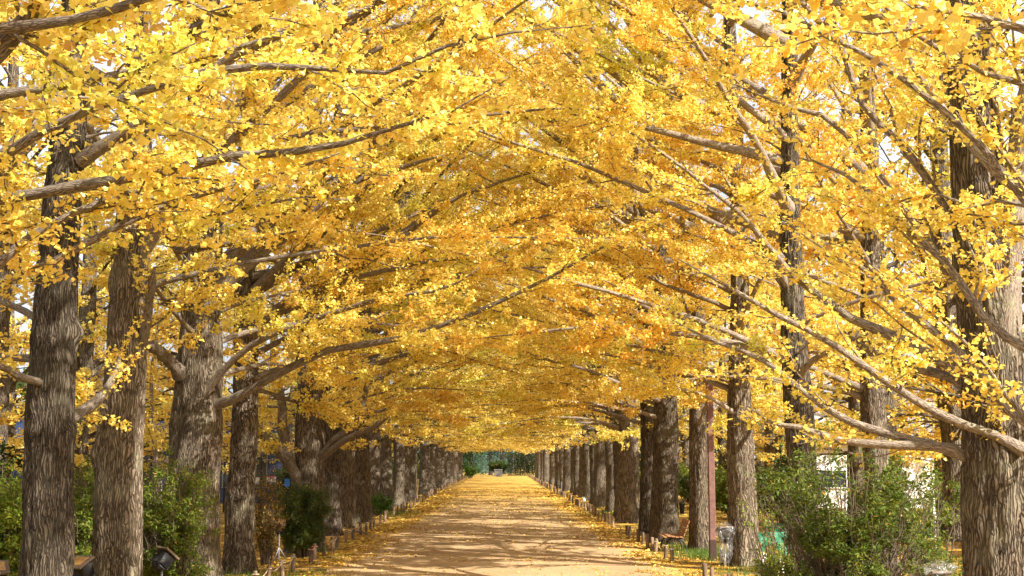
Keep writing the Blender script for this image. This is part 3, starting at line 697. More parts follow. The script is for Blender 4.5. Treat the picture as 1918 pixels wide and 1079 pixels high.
# grass tufts
def grass_patch(px, Z, wx, wy, n, h=.12, name='grass'):
    gm = MB(); x0 = px_x(px, Z)
    x = x0+rng.normal(0, wx, n); y = Z+rng.normal(0, wy, n)
    hh = h*(.5+rng.random(n)); a = rng.random(n)*PI; wv = .008
    B = np.stack([x, y, verge_z(x, y)], 1); d = np.stack([np.cos(a)*wv, np.sin(a)*wv, 0*a], 1)
    tip = B+np.stack([rng.normal(0, .04, n), rng.normal(0, .04, n), hh], 1)
    V = np.stack([B-d, B+d, tip], 1).reshape(-1, 3)
    c = np.array([.10, .17, .025, 1])*(.7+.6*rng.random((n, 1))); c[:, 3] = 1
    gm.add(V, tris=np.arange(n*3).reshape(-1, 3), col=np.repeat(c, 3, 0))
    return gm.build(name, M_GREEN, smooth=False)
for a in ((1325, 34.0, .5, .9, 2600), (1290, 36.5, .5, .7, 900), (485, 27.5, .9, 1.2, 1100), (1140, 60, .8, 2, 1200), (735, 60, .7, 2, 1500), (1300, 44, 1.2, 3, 2600), (1420, 29, .8, 1, 900)):
    tag(grass_patch(*a), kind='stuff')

# ------------------------------------------------------------------ shrubs
def green_cols(n, base, var=.25, dry=0.0):
    base = np.asarray(base, float)
    c = np.tile(base, (n, 1))*np.exp(rng.normal(0, var, (n, 1)))
    c[:, 0] *= np.exp(rng.normal(0, .2, n))
    if dry: k = rng.random(n) < dry; c[k] = np.array([.42, .25, .05])*np.exp(rng.normal(0, .3, (k.sum(), 1)))
    return np.clip(np.concatenate([c, np.ones((n, 1))], 1), 0, .9)

def shrub_meshes(wd, h, stems, leaf, base, dens=1.0, dry=.02, airy=.25, seedlow=.15, template=OVAL, tq=DIAQ, twig=.45, upright=.55, woody=M_STEM, nv=.8, r0=.018):
    P = []; R = []
    for k in range(stems):
        a = rng.random()*2*PI; f = math.sqrt(rng.random())
        top = np.array([math.cos(a)*wd*f*(1-upright*.15), math.sin(a)*wd*.8*f, h*(1-.25*f**2)*(.8+.25*rng.random())])
        b = np.array([math.cos(a)*wd*.25*f, math.sin(a)*wd*.25*f, 0])
        s = np.linspace(0, 1, 8)[:, None]
        mid = b+(top-b)*s; mid[:, :2] += (top-b)[None, :2]*(-.25*np.sin(s*PI)*upright)
        mid += rng.normal(0, .03, mid.shape)*h*.4*(s > 0)*(s < 1)
        P.append(mid); R.append(np.interp(np.linspace(0, 1, 8), [0, 1], [r0, .004]))
    P = np.stack(P); R = np.stack(R)
    S, SR, si = children(P, R, 7*airy**.5*1.6, seedlow, 1, .25*wd, .7*wd, .85, 5, lift=.2, flat=.7, rmin=.003)
    T, TR, ti = children(S, SR, 9, .15, 1, twig*.3, twig, .8, 4, lift=.1, flat=.8, rmin=.0015)
    p1, _ = leaves_on(T, np.zeros(len(T)), .035/dens, 3.0); p2, _ = leaves_on(S, np.zeros(len(S)), .05/dens, 2.5, .3)
    p = np.concatenate([p1, p2]); p = p[p[:, 2] > .05]
    cl = vnoise(p[:, 0]*2.2+wd, p[:, 1]*2.2, p[:, 2]*2.2+h)
    keep = cl > -nv
    p = p[keep]; cl = cl[keep]
    lm = MB(); c = green_cols(len(p), base, .22, dry); 
    tip = np.clip(cl, 0, 1)[:, None]
    c[:, :3] = c[:, :3]*(1-tip*.5)+np.array([.22, .26, .03])*tip*.5
    add_leaves(lm, p, leaf*(.6+.8*rng.random(len(p))), c, up=.8, template=template, tq=tq, droop=-.2)
    sm = MB(); tubes(sm, P, R, 6, .03); tubes(sm, S, SR, 4); tubes(sm, T, TR, 3)
    return sm, lm
def shrub(name, label, px, Z, wd, h, stems, leaf, base, group=None, lm_mat=M_GREEN, X=None, **kw):
    root = empty(name, (px_x(px, Z) if X is None else X, Z, 0), rng.random()*6); tag(root, label, 'shrub', group)
    kw['dens'] = kw.get('dens', 1)*((1.45 if px > 1000 else 2.1) if Z < 40 else 1.3)
    sm, lm = shrub_meshes(wd*1.15, h*1.12, stems, leaf, base, **kw)
    sm.build('stem', M_STEM, root); lm.build('foliage', lm_mat, root, smooth=False)
    return root
G1 = (.16, .21, .025); G2 = (.22, .28, .032); GD = (.045, .075, .018)
shrub('shrub', 'tall airy green shrub with bare twiggy foot before the slim right-hand trunk', 1590, 18.4, 1.55, 2.45, 58, .066, (.12, .165, .022), dens=1.0, airy=.3, twig=.4, nv=.2)
shrub('shrub', 'green shrub filling the gap just left of the stout right-edge trunk', 1735, 19.6, .85, 2.0, 28, .06, G1, dens=.85, airy=.3, nv=.25)
shrub('shrub', 'low leafy green shrub spilling past the pale trunk on the right', 1450, 20.6, .65, 1.9, 16, .055, G2, dens=.55, nv=.25)
shrub('shrub', 'green shrub at the right margin beyond the stout trunk', 1925, 21, .9, 2.0, 18, .055, G2, dens=.5)
shrub('shrub', 'green shrub at the left margin behind the darkest trunk', 25, 19.3, 1.15, 2.2, 40, .064, G2, dens=.85)
shrub('shrub', 'green shrub showing between the two leftmost trunks', 178, 22.5, .9, 2.3, 30, .064, G1, dens=.8)
shrub('shrub', 'leafy green shrub reaching across the foot of the doubled trunk', 332, 22.6, .98, 2.25, 36, .064, G1, dens=.7, nv=.5)
NDL = np.array([[0, 0, 0], [-.09, .45, .02], [0, 1, 0], [.09, .45, .02]])
shrub('feathery_shrub', 'dark green feathery shrub at the foot of the forked trunk', 574, 33.6, .78, 1.58, 80, .085, (.085, .125, .028), dens=1.3, airy=.6, template=NDL, twig=.3, nv=1.2)
shrub('dry_shrub', 'thin dry shrub with russet leaves and bare stems left of the feathery one', 508, 31.2, .42, 2.1, 34, .06, (.13, .13, .035), dens=.35, dry=.45, airy=.35, twig=.35)
shrub('shrub', 'low bright green bush beside the bollards in the left row', 714, 57, .62, .85, 22, .09, (.07, .16, .025), dens=.9)
shrub('shrub', 'small bright green bush at the far left end of the path', 882, 172, .95, 1.5, 20, .2, (.10, .22, .03), dens=.4)
# background shrubs: prototypes copied
SP = []
for i in range(3):
    root = empty('shrub'); tag(root, 'x', 'shrub', 'x'); sm, lm = shrub_meshes(1.5, 1.9+.2*i, 26, .13, (G1, G2, GD)[i], dens=.42)
    sm.build('stem', M_STEM, root); lm.build('foliage', M_GREEN, root, smooth=False); SP.append(root)
k = 0
for side in (-1, 1):
    for Z in np.arange(24, 150, 4.2):
        if side < 0 and 36 < Z < 62: continue
        if side > 0 and Z < 30: continue
        X = side*(10.6+rng.normal(0, .7)+(3.5 if Z < 44 and side > 0 else 0))
        sd = 'left' if side < 0 else 'right'
        o = put(SP[int(rng.integers(3))], X, float(Z), rng.random()*6, .85+.35*rng.random(), 'green shrub in the planted strip behind the %s row of trunks' % sd, 'shrubs behind the %s row' % sd)

# far woodland behind everything: one mass
wd_ = MB()
def wood(n, xa, xb, ya, yb, h, size, base, cl=.35):
    x = rng.uniform(xa, xb, n); y = rng.uniform(ya, yb, n); top = h*(.72+.45*vnoise(x*.16, y*.16, 0*x)+.2*vnoise(x*.5, y*.5, 0*x))
    z = top*rng.random(n)**.8
    keep = vnoise(x*.5, y*.5, z*.6) > -cl
    P = np.stack([x, y, z], 1)[keep]
    add_leaves(wd_, P, size*(.6+.8*rng.random(len(P))), green_cols(len(P), base, .35, .0), template=OVAL*np.array([2.2, 1, 1]), tq=DIAQ)
wood(9000, -46, -36, 10, 200, 11, .9, (.06, .09, .02)); wood(7000, 38, 48, 30, 200, 8, .9, (.09, .11, .025))
wood(16000, -45, 45, 236, 256, 13, .9, (.035, .055, .02), .6)
tag(wd_.build('distant_wood', M_GREEN, smooth=False), kind='stuff')

# ------------------------------------------------------------------ far end of the path
M_DARKW = plain('dark_bark', (.035, .028, .024), .9, bump=.03, scale=6, stretch=(3, 3, .6))
def evergreen(label, X, Z, h, r, wd, z0, n, base=(.03, .05, .018), leaf=.34):
    root = empty('evergreen_tree', (X, Z, 0)); tag(root, label, 'tree', None)
    mb = MB(); trunk_mesh(mb, (0, 0, 0), r, h*.95, sides=20, step=.3, seed=X, detail=False); mb.build('trunk', M_DARKW, root)
    a = rng.random(n)*2*PI; z = z0+(h-z0)*rng.random(n)**.9; rr = wd*np.sqrt(rng.random(n))*(1-((z-z0)/(h-z0+.01))**2*.7)
    P = np.stack([rr*np.cos(a), rr*np.sin(a), z+.5*np.sin(a*3)], 1); P = P[vnoise(P[:, 0]*.9, P[:, 1]*.9, P[:, 2]*.9+X) > -.25]
    lm = MB(); add_leaves(lm, P, leaf*(.6+.7*rng.random(len(P))), green_cols(len(P), base, .35), template=OVAL*np.array([1.6, 1, 1]), tq=DIAQ)
    lm.build('crown', M_GREEN, root, smooth=False); return root
evergreen('dark evergreen standing just behind the concrete planter', px_x(919.5, 206), 206, 9, .27, 3.4, 2.6, 2600)
evergreen('evergreen with a thick dark trunk right of the planter', px_x(941, 214), 214, 10, .5, 3.6, 2.6, 2600)
evergreen('dark evergreen at the left end of the far hedge', px_x(884, 200), 200, 7, .25, 2.4, .6, 3000, (.04, .07, .02))
hb = MB(); n = 9000; x = rng.uniform(1.3, 6.2, n); y = rng.uniform(196, 199, n); z = 3.5*rng.random(n)**.8*(1+.12*vnoise(x*1.1, y, 0*x))
add_leaves(hb, np.stack([x-4, y-197, z], 1), .17*(.6+.8*rng.random(n)), green_cols(n, (.04, .055, .02), .35), template=OVAL*np.array([1.4, 1, 1]), tq=DIAQ)
r_ = empty('hedge', (4, 197, 0)); tag(r_, 'tall dark hedge closing the right side of the far end of the path', 'hedge'); hb.build('foliage', M_GREEN, r_, smooth=False)
st = MB(); Pst = np.array([[[x_, rng.normal(0, .5), 0], [x_+.1, rng.normal(0, .5), 1.5], [x_+.3*rng.normal(), rng.normal(0, .6), 3.0]] for x_ in np.linspace(-2.5, 2, 14)])
tubes(st, Pst, np.full((14, 3), .03), 5); st.build('stem', M_STEM, r_)
shrub('shrub', 'rounded green bush just behind the concrete planter', 938, 201, 2.0, 2.0, 26, .24, (.06, .10, .02), dens=.35)
M_CONC = plain('planter_concrete', (.13, .12, .115), .85, scale=3, bump=.01)
pl = empty('planter', (px_x(933.5, 187), 187, 0)); tag(pl, 'square grey concrete planter in the middle of the far end of the path', 'planter')
b = MB(); b.box((0, 0, .45), (1.12, 1.12, .9), bev=.03, taper=1.06); b.build('body', M_CONC, pl, smooth=False)
b = MB()
for (x, y, sx, sy) in ((0, -.58, 1.3, .14), (0, .58, 1.3, .14), (-.58, 0, .14, 1.02), (.58, 0, .14, 1.02)): b.box((x, y, .97), (sx, sy, .14), bev=.015)
b.build('rim', M_CONC, pl, smooth=False)
M_SOIL = plain('planter_soil', (.08, .05, .03), .95); b = MB(); b.box((0, 0, .93), (1.0, 1.0, .05)); b.build('soil', M_SOIL, pl, smooth=False)

M_TEAL = plain('teal_net', (.04, .095, .075), .8, scale=2); M_STEEL = plain('galvanised_steel', (.33, .34, .35), .45, .7); M_BLACK = plain('black_metal', (.012, .012, .013), .45, .3, spec=.5)
def mesh_fence(name, label, x0, x1, Y, h, post, cell, mat, mp, wire=.006, along='x', rails=True):
    root = empty(name, ((x0+x1)/2, Y, 0) if along == 'x' else (x0, (Y), 0)); tag(root, label, 'fence')
    wdt = x1-x0; mb = MB()
    for x in np.arange(-wdt/2, wdt/2+.001, cell): mb.box((x, 0, h/2), (wire, wire, h-.1))
    for z in np.arange(.08, h, cell): mb.box((0, wire, z), (wdt, wire, wire))
    mb.build('mesh_panel', mat, root, smooth=False)
    for x in np.arange(-wdt/2, wdt/2+.01, post):
        b = MB(); b.lathe([(.035, 0), (.035, h), (.028, h+.02), (0.001, h+.03)], (x, .05, 0), 10); b.build('post', mp, root)
    if rails:
        b = MB(); b.box((0, .05, h-.04), (wdt, .045, .045)); b.build('rail', mp, root, smooth=False)
    return root
nf = empty('net_fence', (-2, 228, 0)); tag(nf, 'teal green netting fence across the far end behind the planter', 'fence')
b = MB()
for x in np.arange(-3, 4.5, .09): b.box((x, 0, 2.6), (.05, .012, 5.0))
for z in np.arange(.12, 5.1, .16): b.box((.75, .02, z), (7.5, .012, .07))
b.build('netting', M_TEAL, nf, smooth=False)
for x in (-3, -.5, 2, 4.5): b = MB(); b.lathe([(.05, 0), (.05, 5.2), (.001, 5.25)], (x, .08, 0), 10); b.build('post', M_STEEL, nf)

# ------------------------------------------------------------------ court fence, signs and buildings
M_WIRE = plain('dark_wire', (.05, .055, .06), .5, .5)
mesh_fence('wire_fence', 'tall dark wire mesh court fence seen between the fourth trunk and the forked trunk', -19.5, -9.2, 60, 4.6, 1.7, .13, M_WIRE, M_BLACK, wire=.011)
M_WHITE = plain('white_board', (.75, .76, .78), .5, var=.03); M_PINK = plain('pink_band', (.62, .06, .16), .5, var=.03); M_BLUE = plain('blue_board', (.04, .16, .55), .5, var=.05)
def board(label, px, w_, z, h_, band=None, band2=None, body=M_WHITE):
    r = empty('notice_board', (px_x(px, 59.9), 59.9, z)); tag(r, label, 'sign', None)
    b = MB(); b.box((0, 0, 0), (w_, .02, h_), bev=.004); b.build('panel', body, r, smooth=False)
    if band: b = MB(); b.box((0, -.013, h_*.4), (w_*.98, .004, h_*.17)); b.build('top_band', band, r, smooth=False)
    if band2: b = MB(); b.box((0, -.013, -h_*.4), (w_*.98, .004, h_*.17)); b.build('bottom_band', band2, r, smooth=False)
board('small white notice with a blue foot on the court fence', 487, .26, 1.48, .36, None, M_BLUE)
board('white notice with a pink top band on the court fence', 514, .42, 1.56, .33, M_PINK, M_BLUE)
board('blue notice at the right end of the court fence, by the forked trunk', 543, .24, 1.42, .36, None, None, M_BLUE)

def building(name, label, x0, x1, y0, y1, wall_h, roof_h, wall_m, roof_m, glass_m, trim_m, bay=2.4, win=(1.5, 1.3, 1.6), over=.5, flat=False):
    cx, cyy = (x0+x1)/2, (y0+y1)/2; root = empty(name, (cx, cyy, 0)); tag(root, label, 'building')
    W, D = x1-x0, y1-y0
    b = MB(); b.box((0, 0, wall_h/2), (W, D, wall_h)); b.build('wall', wall_m, root, smooth=False)
    ww, wh, wz = win
    for x in np.arange(-W/2+bay/2, W/2-bay/2+.01, bay):
        f = MB()
        for (dx, dz, sx, sz) in ((0, wh/2, ww+.12, .06), (0, -wh/2, ww+.12, .06), (-ww/2, 0, .06, wh-.06), (ww/2, 0, .06, wh-.06), (0, 0, .04, wh-.06)):
            f.box((x+dx, -D/2-.03, wz+dz), (sx, .08, sz))
        fo = f.build('window', trim_m, root, smooth=False)
        g_ = MB(); g_.box((x, -D/2-.008, wz), (ww-.06, .012, wh-.06)); g_.build('pane', glass_m, fo, smooth=False)
    b = MB()
    if flat: b.box((0, 0, wall_h+roof_h/2), (W+over*2, D+over*2, roof_h))
    else:
        hx, hy = W/2+over, D/2+over; z0 = wall_h+.003
        V = [[-hx, -hy, z0], [hx, -hy, z0], [hx, hy, z0], [-hx, hy, z0], [-hx, 0, z0+roof_h], [hx, 0, z0+roof_h], [-hx, -hy, z0+.15], [hx, -hy, z0+.15], [hx, hy, z0+.15], [-hx, hy, z0+.15]]
        b.add(np.array(V), quads=[[0, 1, 7, 6], [6, 7, 5, 4], [8, 9, 4, 5], [2, 3, 9, 8], [3, 2, 1, 0]], tris=[[6, 4, 9], [7, 8, 5]]); b.add(np.array(V)[[0, 6, 9, 3, 1, 7, 8, 2]], quads=[[0, 1, 2, 3], [4, 7, 6, 5]])
    b.build('roof', roof_m, root, smooth=False)
    return root
M_GLASS = plain('window_glass', (.02, .03, .05), .08, spec=.8, var=.3, scale=.6)
M_NAVY = plain('navy_cladding', (.035, .055, .13), .4, var=.1, scale=1.2); M_WALL = plain('white_render', (.72, .71, .70), .8, var=.04, scale=1); M_ROOF = plain('grey_roof', (.30, .33, .38), .6, var=.08, scale=1.5, stretch=(1, 6, 1))
building('clubhouse', 'low navy blue building with wide windows behind the court fence on the left', -46, -12.5, 74, 86, 5.4, .35, M_NAVY, M_ROOF, M_GLASS, M_STEEL, bay=3.0, win=(2.5, 2.2, 2.0), flat=True)
building('hall', 'low white building with a grey roof beyond the trees on the right', 15.5, 34, 66, 78, 3.3, 2.3, M_WALL, M_ROOF, M_GLASS, M_WHITE, bay=3.1, win=(1.4, .9, 1.5))

# ------------------------------------------------------------------ bollards and ropes
def wood_mat(name, a, b_, sc_=1.0):
    m, nt = new_mat(name); L = nt.links.new; tc = N(nt, 'ShaderNodeTexCoord'); mp = N(nt, 'ShaderNodeMapping'); mp.inputs['Scale'].default_value = (30*sc_, 30*sc_, 3*sc_); L(tc.outputs['Object'], mp.inputs[0])
    oi = N(nt, 'ShaderNodeObjectInfo')
    nz = N(nt, 'ShaderNodeTexNoise', i_Scale=1.0, i_Detail=5.0, i_Distortion=.4); L(mp.outputs[0], nz.inputs['Vector']); r = ramp(nt, [(.3, a), (.7, b_)]); L(nz.outputs['Fac'], r.inputs[0])
    mr = N(nt, 'ShaderNodeMapRange'); mr.inputs['To Min'].default_value = .6; mr.inputs['To Max'].default_value = 1.35; L(oi.outputs['Random'], mr.inputs[0])
    mu = N(nt, 'ShaderNodeVectorMath', operation='SCALE'); L(r.outputs[0], mu.inputs[0]); L(mr.outputs[0], mu.inputs['Scale'])
    b = N(nt, 'ShaderNodeBsdfPrincipled', i_Roughness=.85); L(mu.outputs[0], b.inputs['Base Color']); bp = N(nt, 'ShaderNodeBump', i_Strength=.7, i_Distance=.005); L(nz.outputs['Fac'], bp.inputs['Height']); L(bp.outputs[0], b.inputs['Normal'])
    o = N(nt, 'ShaderNodeOutputMaterial'); L(b.outputs[0], o.inputs[0]); return m
M_POST = wood_mat('weathered_post', (.10, .065, .04), (.26, .18, .115)); M_SLAT = wood_mat('bench_slat', (.20, .09, .035), (.42, .22, .10)); M_ROPE = plain('rope', (.42, .33, .22), .9, scale=80, bump=.004); M_ROPEP = plain('pink_rope', (.65, .30, .26), .9, scale=80)
BP = []
for i in range(4):
    mb = MB(); r = .043+.004*i
    prof = [(r*1.02, -.1), (r*1.03, .1), (r, .25), (r*.98, .36+.02*i), (r*.86, .385+.02*i), (r*.8, .388+.02*i), (.001, .392+.02*i)]
    mb.lathe(prof, (0, 0, 0), 14); V = mb.v[0]; V[:, 0] += .004*np.sin(V[:, 2]*11+i); BP.append(mb.mesh('bollard', M_POST))
def bollard(px, side, label, group, Z=None, tilt=0, X=None):
    Xb = (-4.6 if side < 0 else 4.2) if X is None else X
    if Z is None: Z = abs(Xb*F/(px-935))
    o = bpy.data.objects.new('bollard', BP[int(rng.integers(4))]); COL.objects.link(o)
    o.location = (Xb+rng.normal(0, .03), Z, 0); o.rotation_euler = (rng.normal(0, .035), tilt+rng.normal(0, .035), rng.random()*6); o.scale = (1, 1, .85+.2*rng.random())
    tag(o, label, 'bollard', group); return np.array(o.location)
near_l = [(492, 'low wooden bollard lowest and leftmost along the left edge of the path'), (514, 'low wooden bollard second from the lower left end of the roped row'), (536, 'wooden bollard at the left end of the slack white rope'),
          (557, 'wooden bollard just left of the pink-tied one'), (586, 'wooden bollard with a pinkish rope tied round its head'), (598, 'greyish wooden bollard right of the pink-tied one'), (614, 'mossy wooden bollard before the forked trunk'),
          (625, 'dark wooden bollard between the mossy and the pale ones'), (637, 'pale wooden bollard beside the forked trunk root'), (656, 'dark wooden bollard, left of a close pair by the ridged trunk'), (667, 'wooden bollard, right of a close pair by the ridged trunk')]
pts_l = [bollard(px, -1, lab, 'low wooden bollards along the path') for px, lab in near_l]
pts_l2 = []
for px in (681, 689, 696, 704, 716, 724, 731, 740): pts_l2.append(bollard(px, -1, 'low wooden bollard of the left edge, between flared trunk and low green bush', 'left bollards before the green bush'))
Z = 59.5
while Z < 181:
    bollard(0, -1, 'small distant wooden bollard on the left edge of the path', 'distant bollards of the left edge', Z=Z); Z += 1.5+rng.random()*.9
near_r = [(1370, 'wooden bollard lowest on the right, farthest right by the leaning stub'), (1353, 'low wooden bollard second from the lower right end'), (1326, 'pale wooden bollard right of the dark one before the lamp post'), (1313, 'dark wooden bollard, left one of the lower right group'),
          (1253, 'pale wooden bollard right in front of the bench'), (1240, 'wooden bollard second left of the bench front'), (1226, 'roped wooden bollard left of the bench front'), (1217, 'dark wooden bollard, right of the dark pair left of the bench'), (1210, 'dark wooden bollard, left of the dark pair left of the bench')]
pts_r = [bollard(px, 1, lab, 'low wooden bollards along the path') for px, lab in near_r]
for px in (1199, 1191, 1177, 1171, 1144, 1137, 1130, 1124, 1119, 1112, 1107): bollard(px, 1, 'low wooden bollard on the right edge of the path beyond the bench', 'right bollards beyond the bench')
Z = 60
while Z < 184:
    bollard(0, 1, 'small distant wooden bollard on the right edge of the path', 'distant bollards of the right edge', Z=Z); Z += 1.5+rng.random()*.9
bollard(1345, 1, 'short wooden stub post leaning beside the brown lamp post', 'low wooden bollards along the path', Z=31.2, tilt=-.22, X=5.33)
def rope(points, label, mat=M_ROPE, r=.011, sag=.13):
    mb = MB()
    for a, b in zip(points[:-1], points[1:]):
        t = np.linspace(0, 1, 12)[:, None]; P = (a+(b-a)*t)+np.array([0, 0, .33]); P[:, 2] -= sag*4*(t*(1-t))[:, 0]*(.7+.5*rng.random())
        P[:, 0] += .06*(1 if a[0] > 0 else -1)*np.sin(t[:, 0]*PI)*.3
        mb.tube(P, np.full(12, r), 6)
    for p_ in points:
        th = np.linspace(0, 2*PI, 15); mb.tube(np.stack([p_[0]+.066*np.cos(th), p_[1]+.066*np.sin(th), .33+0*th], 1), np.full(15, r), 5)
    tag(mb.build('rope', mat), label, 'rope', 'ropes slung between bollards')
rope(pts_l[0:4], 'slack pale rope through the lower left bollards'); rope(pts_l[4:6][::-1], 'short pinkish rope knotted on the left bollards', M_ROPEP); rope(pts_l[6:9], 'rope slung between the mossy and pale left bollards'); rope(pts_l[9:11]+pts_l2[:4], 'rope along the left bollards by the ridged trunks')
rope(pts_r[4:7], 'rope drooping between the bollards in front of the bench')

# ------------------------------------------------------------------ bench
M_IRON = plain('cast_iron', (.014, .013, .013), .5, .2, spec=.5)
bn = empty('park_bench', (px_x(1262, 35.2), 35.2, 0), -.02); tag(bn, 'wooden slatted bench on black arched iron legs facing the path', 'bench')
sx = [(-.30, .405), (-.19, .425), (-.08, .415), (.03, .40), (.14, .405)]
b = MB()
for (x, z) in sx: b.box((x, .75, z), (.098, 1.5, .032), bev=.006, ry=(.15 if x < -.25 else 0))
b.build('seat', M_SLAT, bn, smooth=False)
b = MB()
for i, (x, z) in enumerate([(.225, .47), (.265, .585), (.305, .70), (.35, .80)]): b.box((x, .75, z), (.028, 1.5, .095), bev=.006, ry=.36)
b.build('backrest', M_SLAT, bn, smooth=False)
for y in (.18, 1.32):
    b = MB()
    def arc(P, w=.022): 
        Q = resample(np.array([[p[0], y, p[1]] for p in P]), 16); b.tube(Q, np.full(16, w), 8)
    arc([(-.26, .385), (-.05, .372), (.14, .37), (.22, .43), (.30, .62), (.37, .84)])
    arc([(.05, .37), (-.12, .36), (-.22, .27), (-.27, .14), (-.29, .0)]); arc([(.02, .37), (.14, .33), (.26, .2), (.32, .0)])
    b.box((-.29, y, .012), (.08, .06, .024), bev=.004); b.box((.32, y, .012), (.08, .06, .024), bev=.004)
    b.build('leg', M_IRON, bn)

# ------------------------------------------------------------------ brown lamp post
M_BROWN = plain('brown_paint', (.19, .10, .085), .6, var=.16, scale=9); M_BROWND = plain('dark_brown_paint', (.06, .035, .03), .5)
lp = empty('lamp_post', (px_x(1329, 32.4), 32.4, 0)); tag(lp, 'square brown post with a darker foot right of the bench, its top in leaves', 'post')
b = MB(); b.box((0, 0, 2.45), (.155, .155, 3.9), bev=.012); b.build('shaft', M_BROWN, lp, smooth=False)
b = MB(); b.box((0, 0, .25), (.17, .17, .5), bev=.01); b.build('foot', M_BROWND, lp, smooth=False)
b = MB(); b.box((0, 0, 4.425), (.2, .2, .05), bev=.01); b.build('cap', M_BROWND, lp, smooth=False)

# ------------------------------------------------------------------ ground spotlights
M_LID = plain('pale_board', (.17, .125, .085), .7, scale=6); 
def plastic_mat():
    m, nt = new_mat('clear_plastic'); L = nt.links.new
    g_ = N(nt, 'ShaderNodeBsdfGlossy', i_Roughness=.12); t = N(nt, 'ShaderNodeBsdfTransparent'); d = N(nt, 'ShaderNodeBsdfDiffuse'); d.inputs[0].default_value = (.5, .51, .52, 1)
    tc = N(nt, 'ShaderNodeTexCoord'); nz = N(nt, 'ShaderNodeTexNoise', i_Scale=14.0, i_Detail=3.0, i_Distortion=1.5); L(tc.outputs['Object'], nz.inputs['Vector'])
    r = ramp(nt, [(.42, g3(.0)), (.75, g3(.35))]); L(nz.outputs['Fac'], r.inputs[0])
    m1 = N(nt, 'ShaderNodeMixShader'); L(r.outputs[0], m1.inputs[0]); L(t.outputs[0], m1.inputs[1]); L(d.outputs[0], m1.inputs[2])
    m2 = N(nt, 'ShaderNodeMixShader', i_0=.1); L(m1.outputs[0], m2.inputs[1]); L(g_.outputs[0], m2.inputs[2])
    bp = N(nt, 'ShaderNodeBump', i_Strength=1.0, i_Distance=.03); L(nz.outputs['Fac'], bp.inputs['Height']); L(bp.outputs[0], g_.inputs['Normal'])
    o = N(nt, 'ShaderNodeOutputMaterial'); L(m2.outputs[0], o.inputs[0]); return m
M_PLAS = plastic_mat(); M_LENS = plain('amber_lens', (.45, .24, .08), .2)
def spotlight(label, px, Z, zh, rz, tilt, s=1.0, wrap=False, drape=0):
    r = empty('spotlight', (px_x(px, Z), Z, 0), rz); tag(r, label, 'spotlight', 'spotlights aimed up into the trees')
    b = MB(); b.box((0, 0, zh), (.28*s, .24*s, .24*s), rx=tilt, bev=.03, taper=1.12); b.lathe([(.001, -.2), (.08, -.19), (.11, -.12), (.11, -.1)], (0, 0, zh), 16, rx=tilt); b.build('housing', M_BLACK, r)
    b = MB(); off = rot([[0, 0, .15*s]], tilt, 0, 0)[0]; b.box(off+np.array([0, 0, zh]), (.36*s, .32*s, .035), rx=tilt, bev=.006); b.build('front_frame', M_LID, r, smooth=False)
    b = MB(); off = rot([[0, 0, .172*s]], tilt, 0, 0)[0]; b.box(off+np.array([0, 0, zh]), (.25*s, .21*s, .008), rx=tilt); b.build('lens', M_LENS, r, smooth=False)
    b = MB(); b.lathe([(.02, .02), (.02, zh-.12)], (0, 0, 0), 8); 
    for a in (0, 2.1, 4.2): b.tube([[0, 0, .3], [.2*math.cos(a), .2*math.sin(a), .0]], [.013, .013], 6)
    b.build('stand', M_STEEL, r)
    if wrap:
        n1, n2 = 26, 16; th = np.linspace(0, 2*PI, n1, endpoint=False); zz = np.linspace(0, 1, n2)
        TH, ZZ = np.meshgrid(th, zz); rr = np.interp(ZZ, [0, .15, .5, .75, .9, 1], [.13, .17, .15, .24, .2, .02])*(1+.5*vnoise(np.cos(TH)*2.2+px, np.sin(TH)*2.2, ZZ*3))
        zt = zh+.3; zb = zh-.3-drape
        V = np.stack([rr*np.cos(TH), rr*np.sin(TH), zb+(zt-zb)*ZZ], -1).reshape(-1, 3); i = np.arange(n2-1)[:, None]*n1; j = np.arange(n1)[None]; j2 = (j+1) % n1
        b = MB(); b.add(V, quads=np.stack([i+j, i+j2, i+n1+j2, i+n1+j], -1).reshape(-1, 4)); b.build('plastic_cover', M_PLAS, r)
spotlight('black spotlight tilted at the very lower left corner', 12, 17.6, .93, .5, .5)
spotlight('black spotlight with a pale frame between the two leftmost trunks', 172, 19.4, .86, -.5, .5)
spotlight('black spotlight half hidden in the shrub before the doubled trunk', 318, 21.9, .82, -.8, -.7)
spotlight('spotlight on a pale stand under the feathery shrub', 531, 32.8, .80, .1, .55, .85)
spotlight('spotlight under clear plastic beside the stout right-edge trunk', 1745, 16.6, .92, .3, -.4, .8, True)
spotlight('black spotlight nearest the stout right-edge trunk', 1778, 16.0, .84, -.6, .7)
spotlight('tall spotlight wrapped in clear plastic between the lamp post and the pale trunk', 1352, 30.6, .74, .2, -.3, .95, True, .35)

# ------------------------------------------------------------------ odds and ends
M_GRN = plain('green_sheet', (.025, .17, .09), .6, var=.1, scale=5, bump=.02); M_BUCK = plain('black_plastic', (.015, .016, .018), .4)
fr = empty('folding_frame', (px_x(1440, 26.6), 26.6, 0), .25); tag(fr, 'white tubular frame with a torn green sheet, right of the pale trunk', 'frame')
b = MB()
for (p0, p1) in (((-.25, 0, 0), (-.2, 0, .95)), ((.22, 0, 0), (.2, 0, .95)), ((-.2, 0, .6), (.28, -.1, .3)), ((-.2, 0, .52), (.24, -.1, .22)), ((-.22, .35, 0), (-.2, 0, .7)), ((.25, .35, 0), (.2, 0, .7))): b.tube([p0, p1], [.016, .016], 8)
b.build('tube_frame', M_WHITE, fr)
n1 = 16; U, Vv = np.meshgrid(np.linspace(0, 1, n1), np.linspace(0, 1, n1)); X_ = -.3+.62*U; Z_ = 1.02-.45*Vv*(1-.4*np.sin(U*5)); Y_ = -.05-.09*vnoise(U*4, Vv*4, 0*U)-.12*Vv
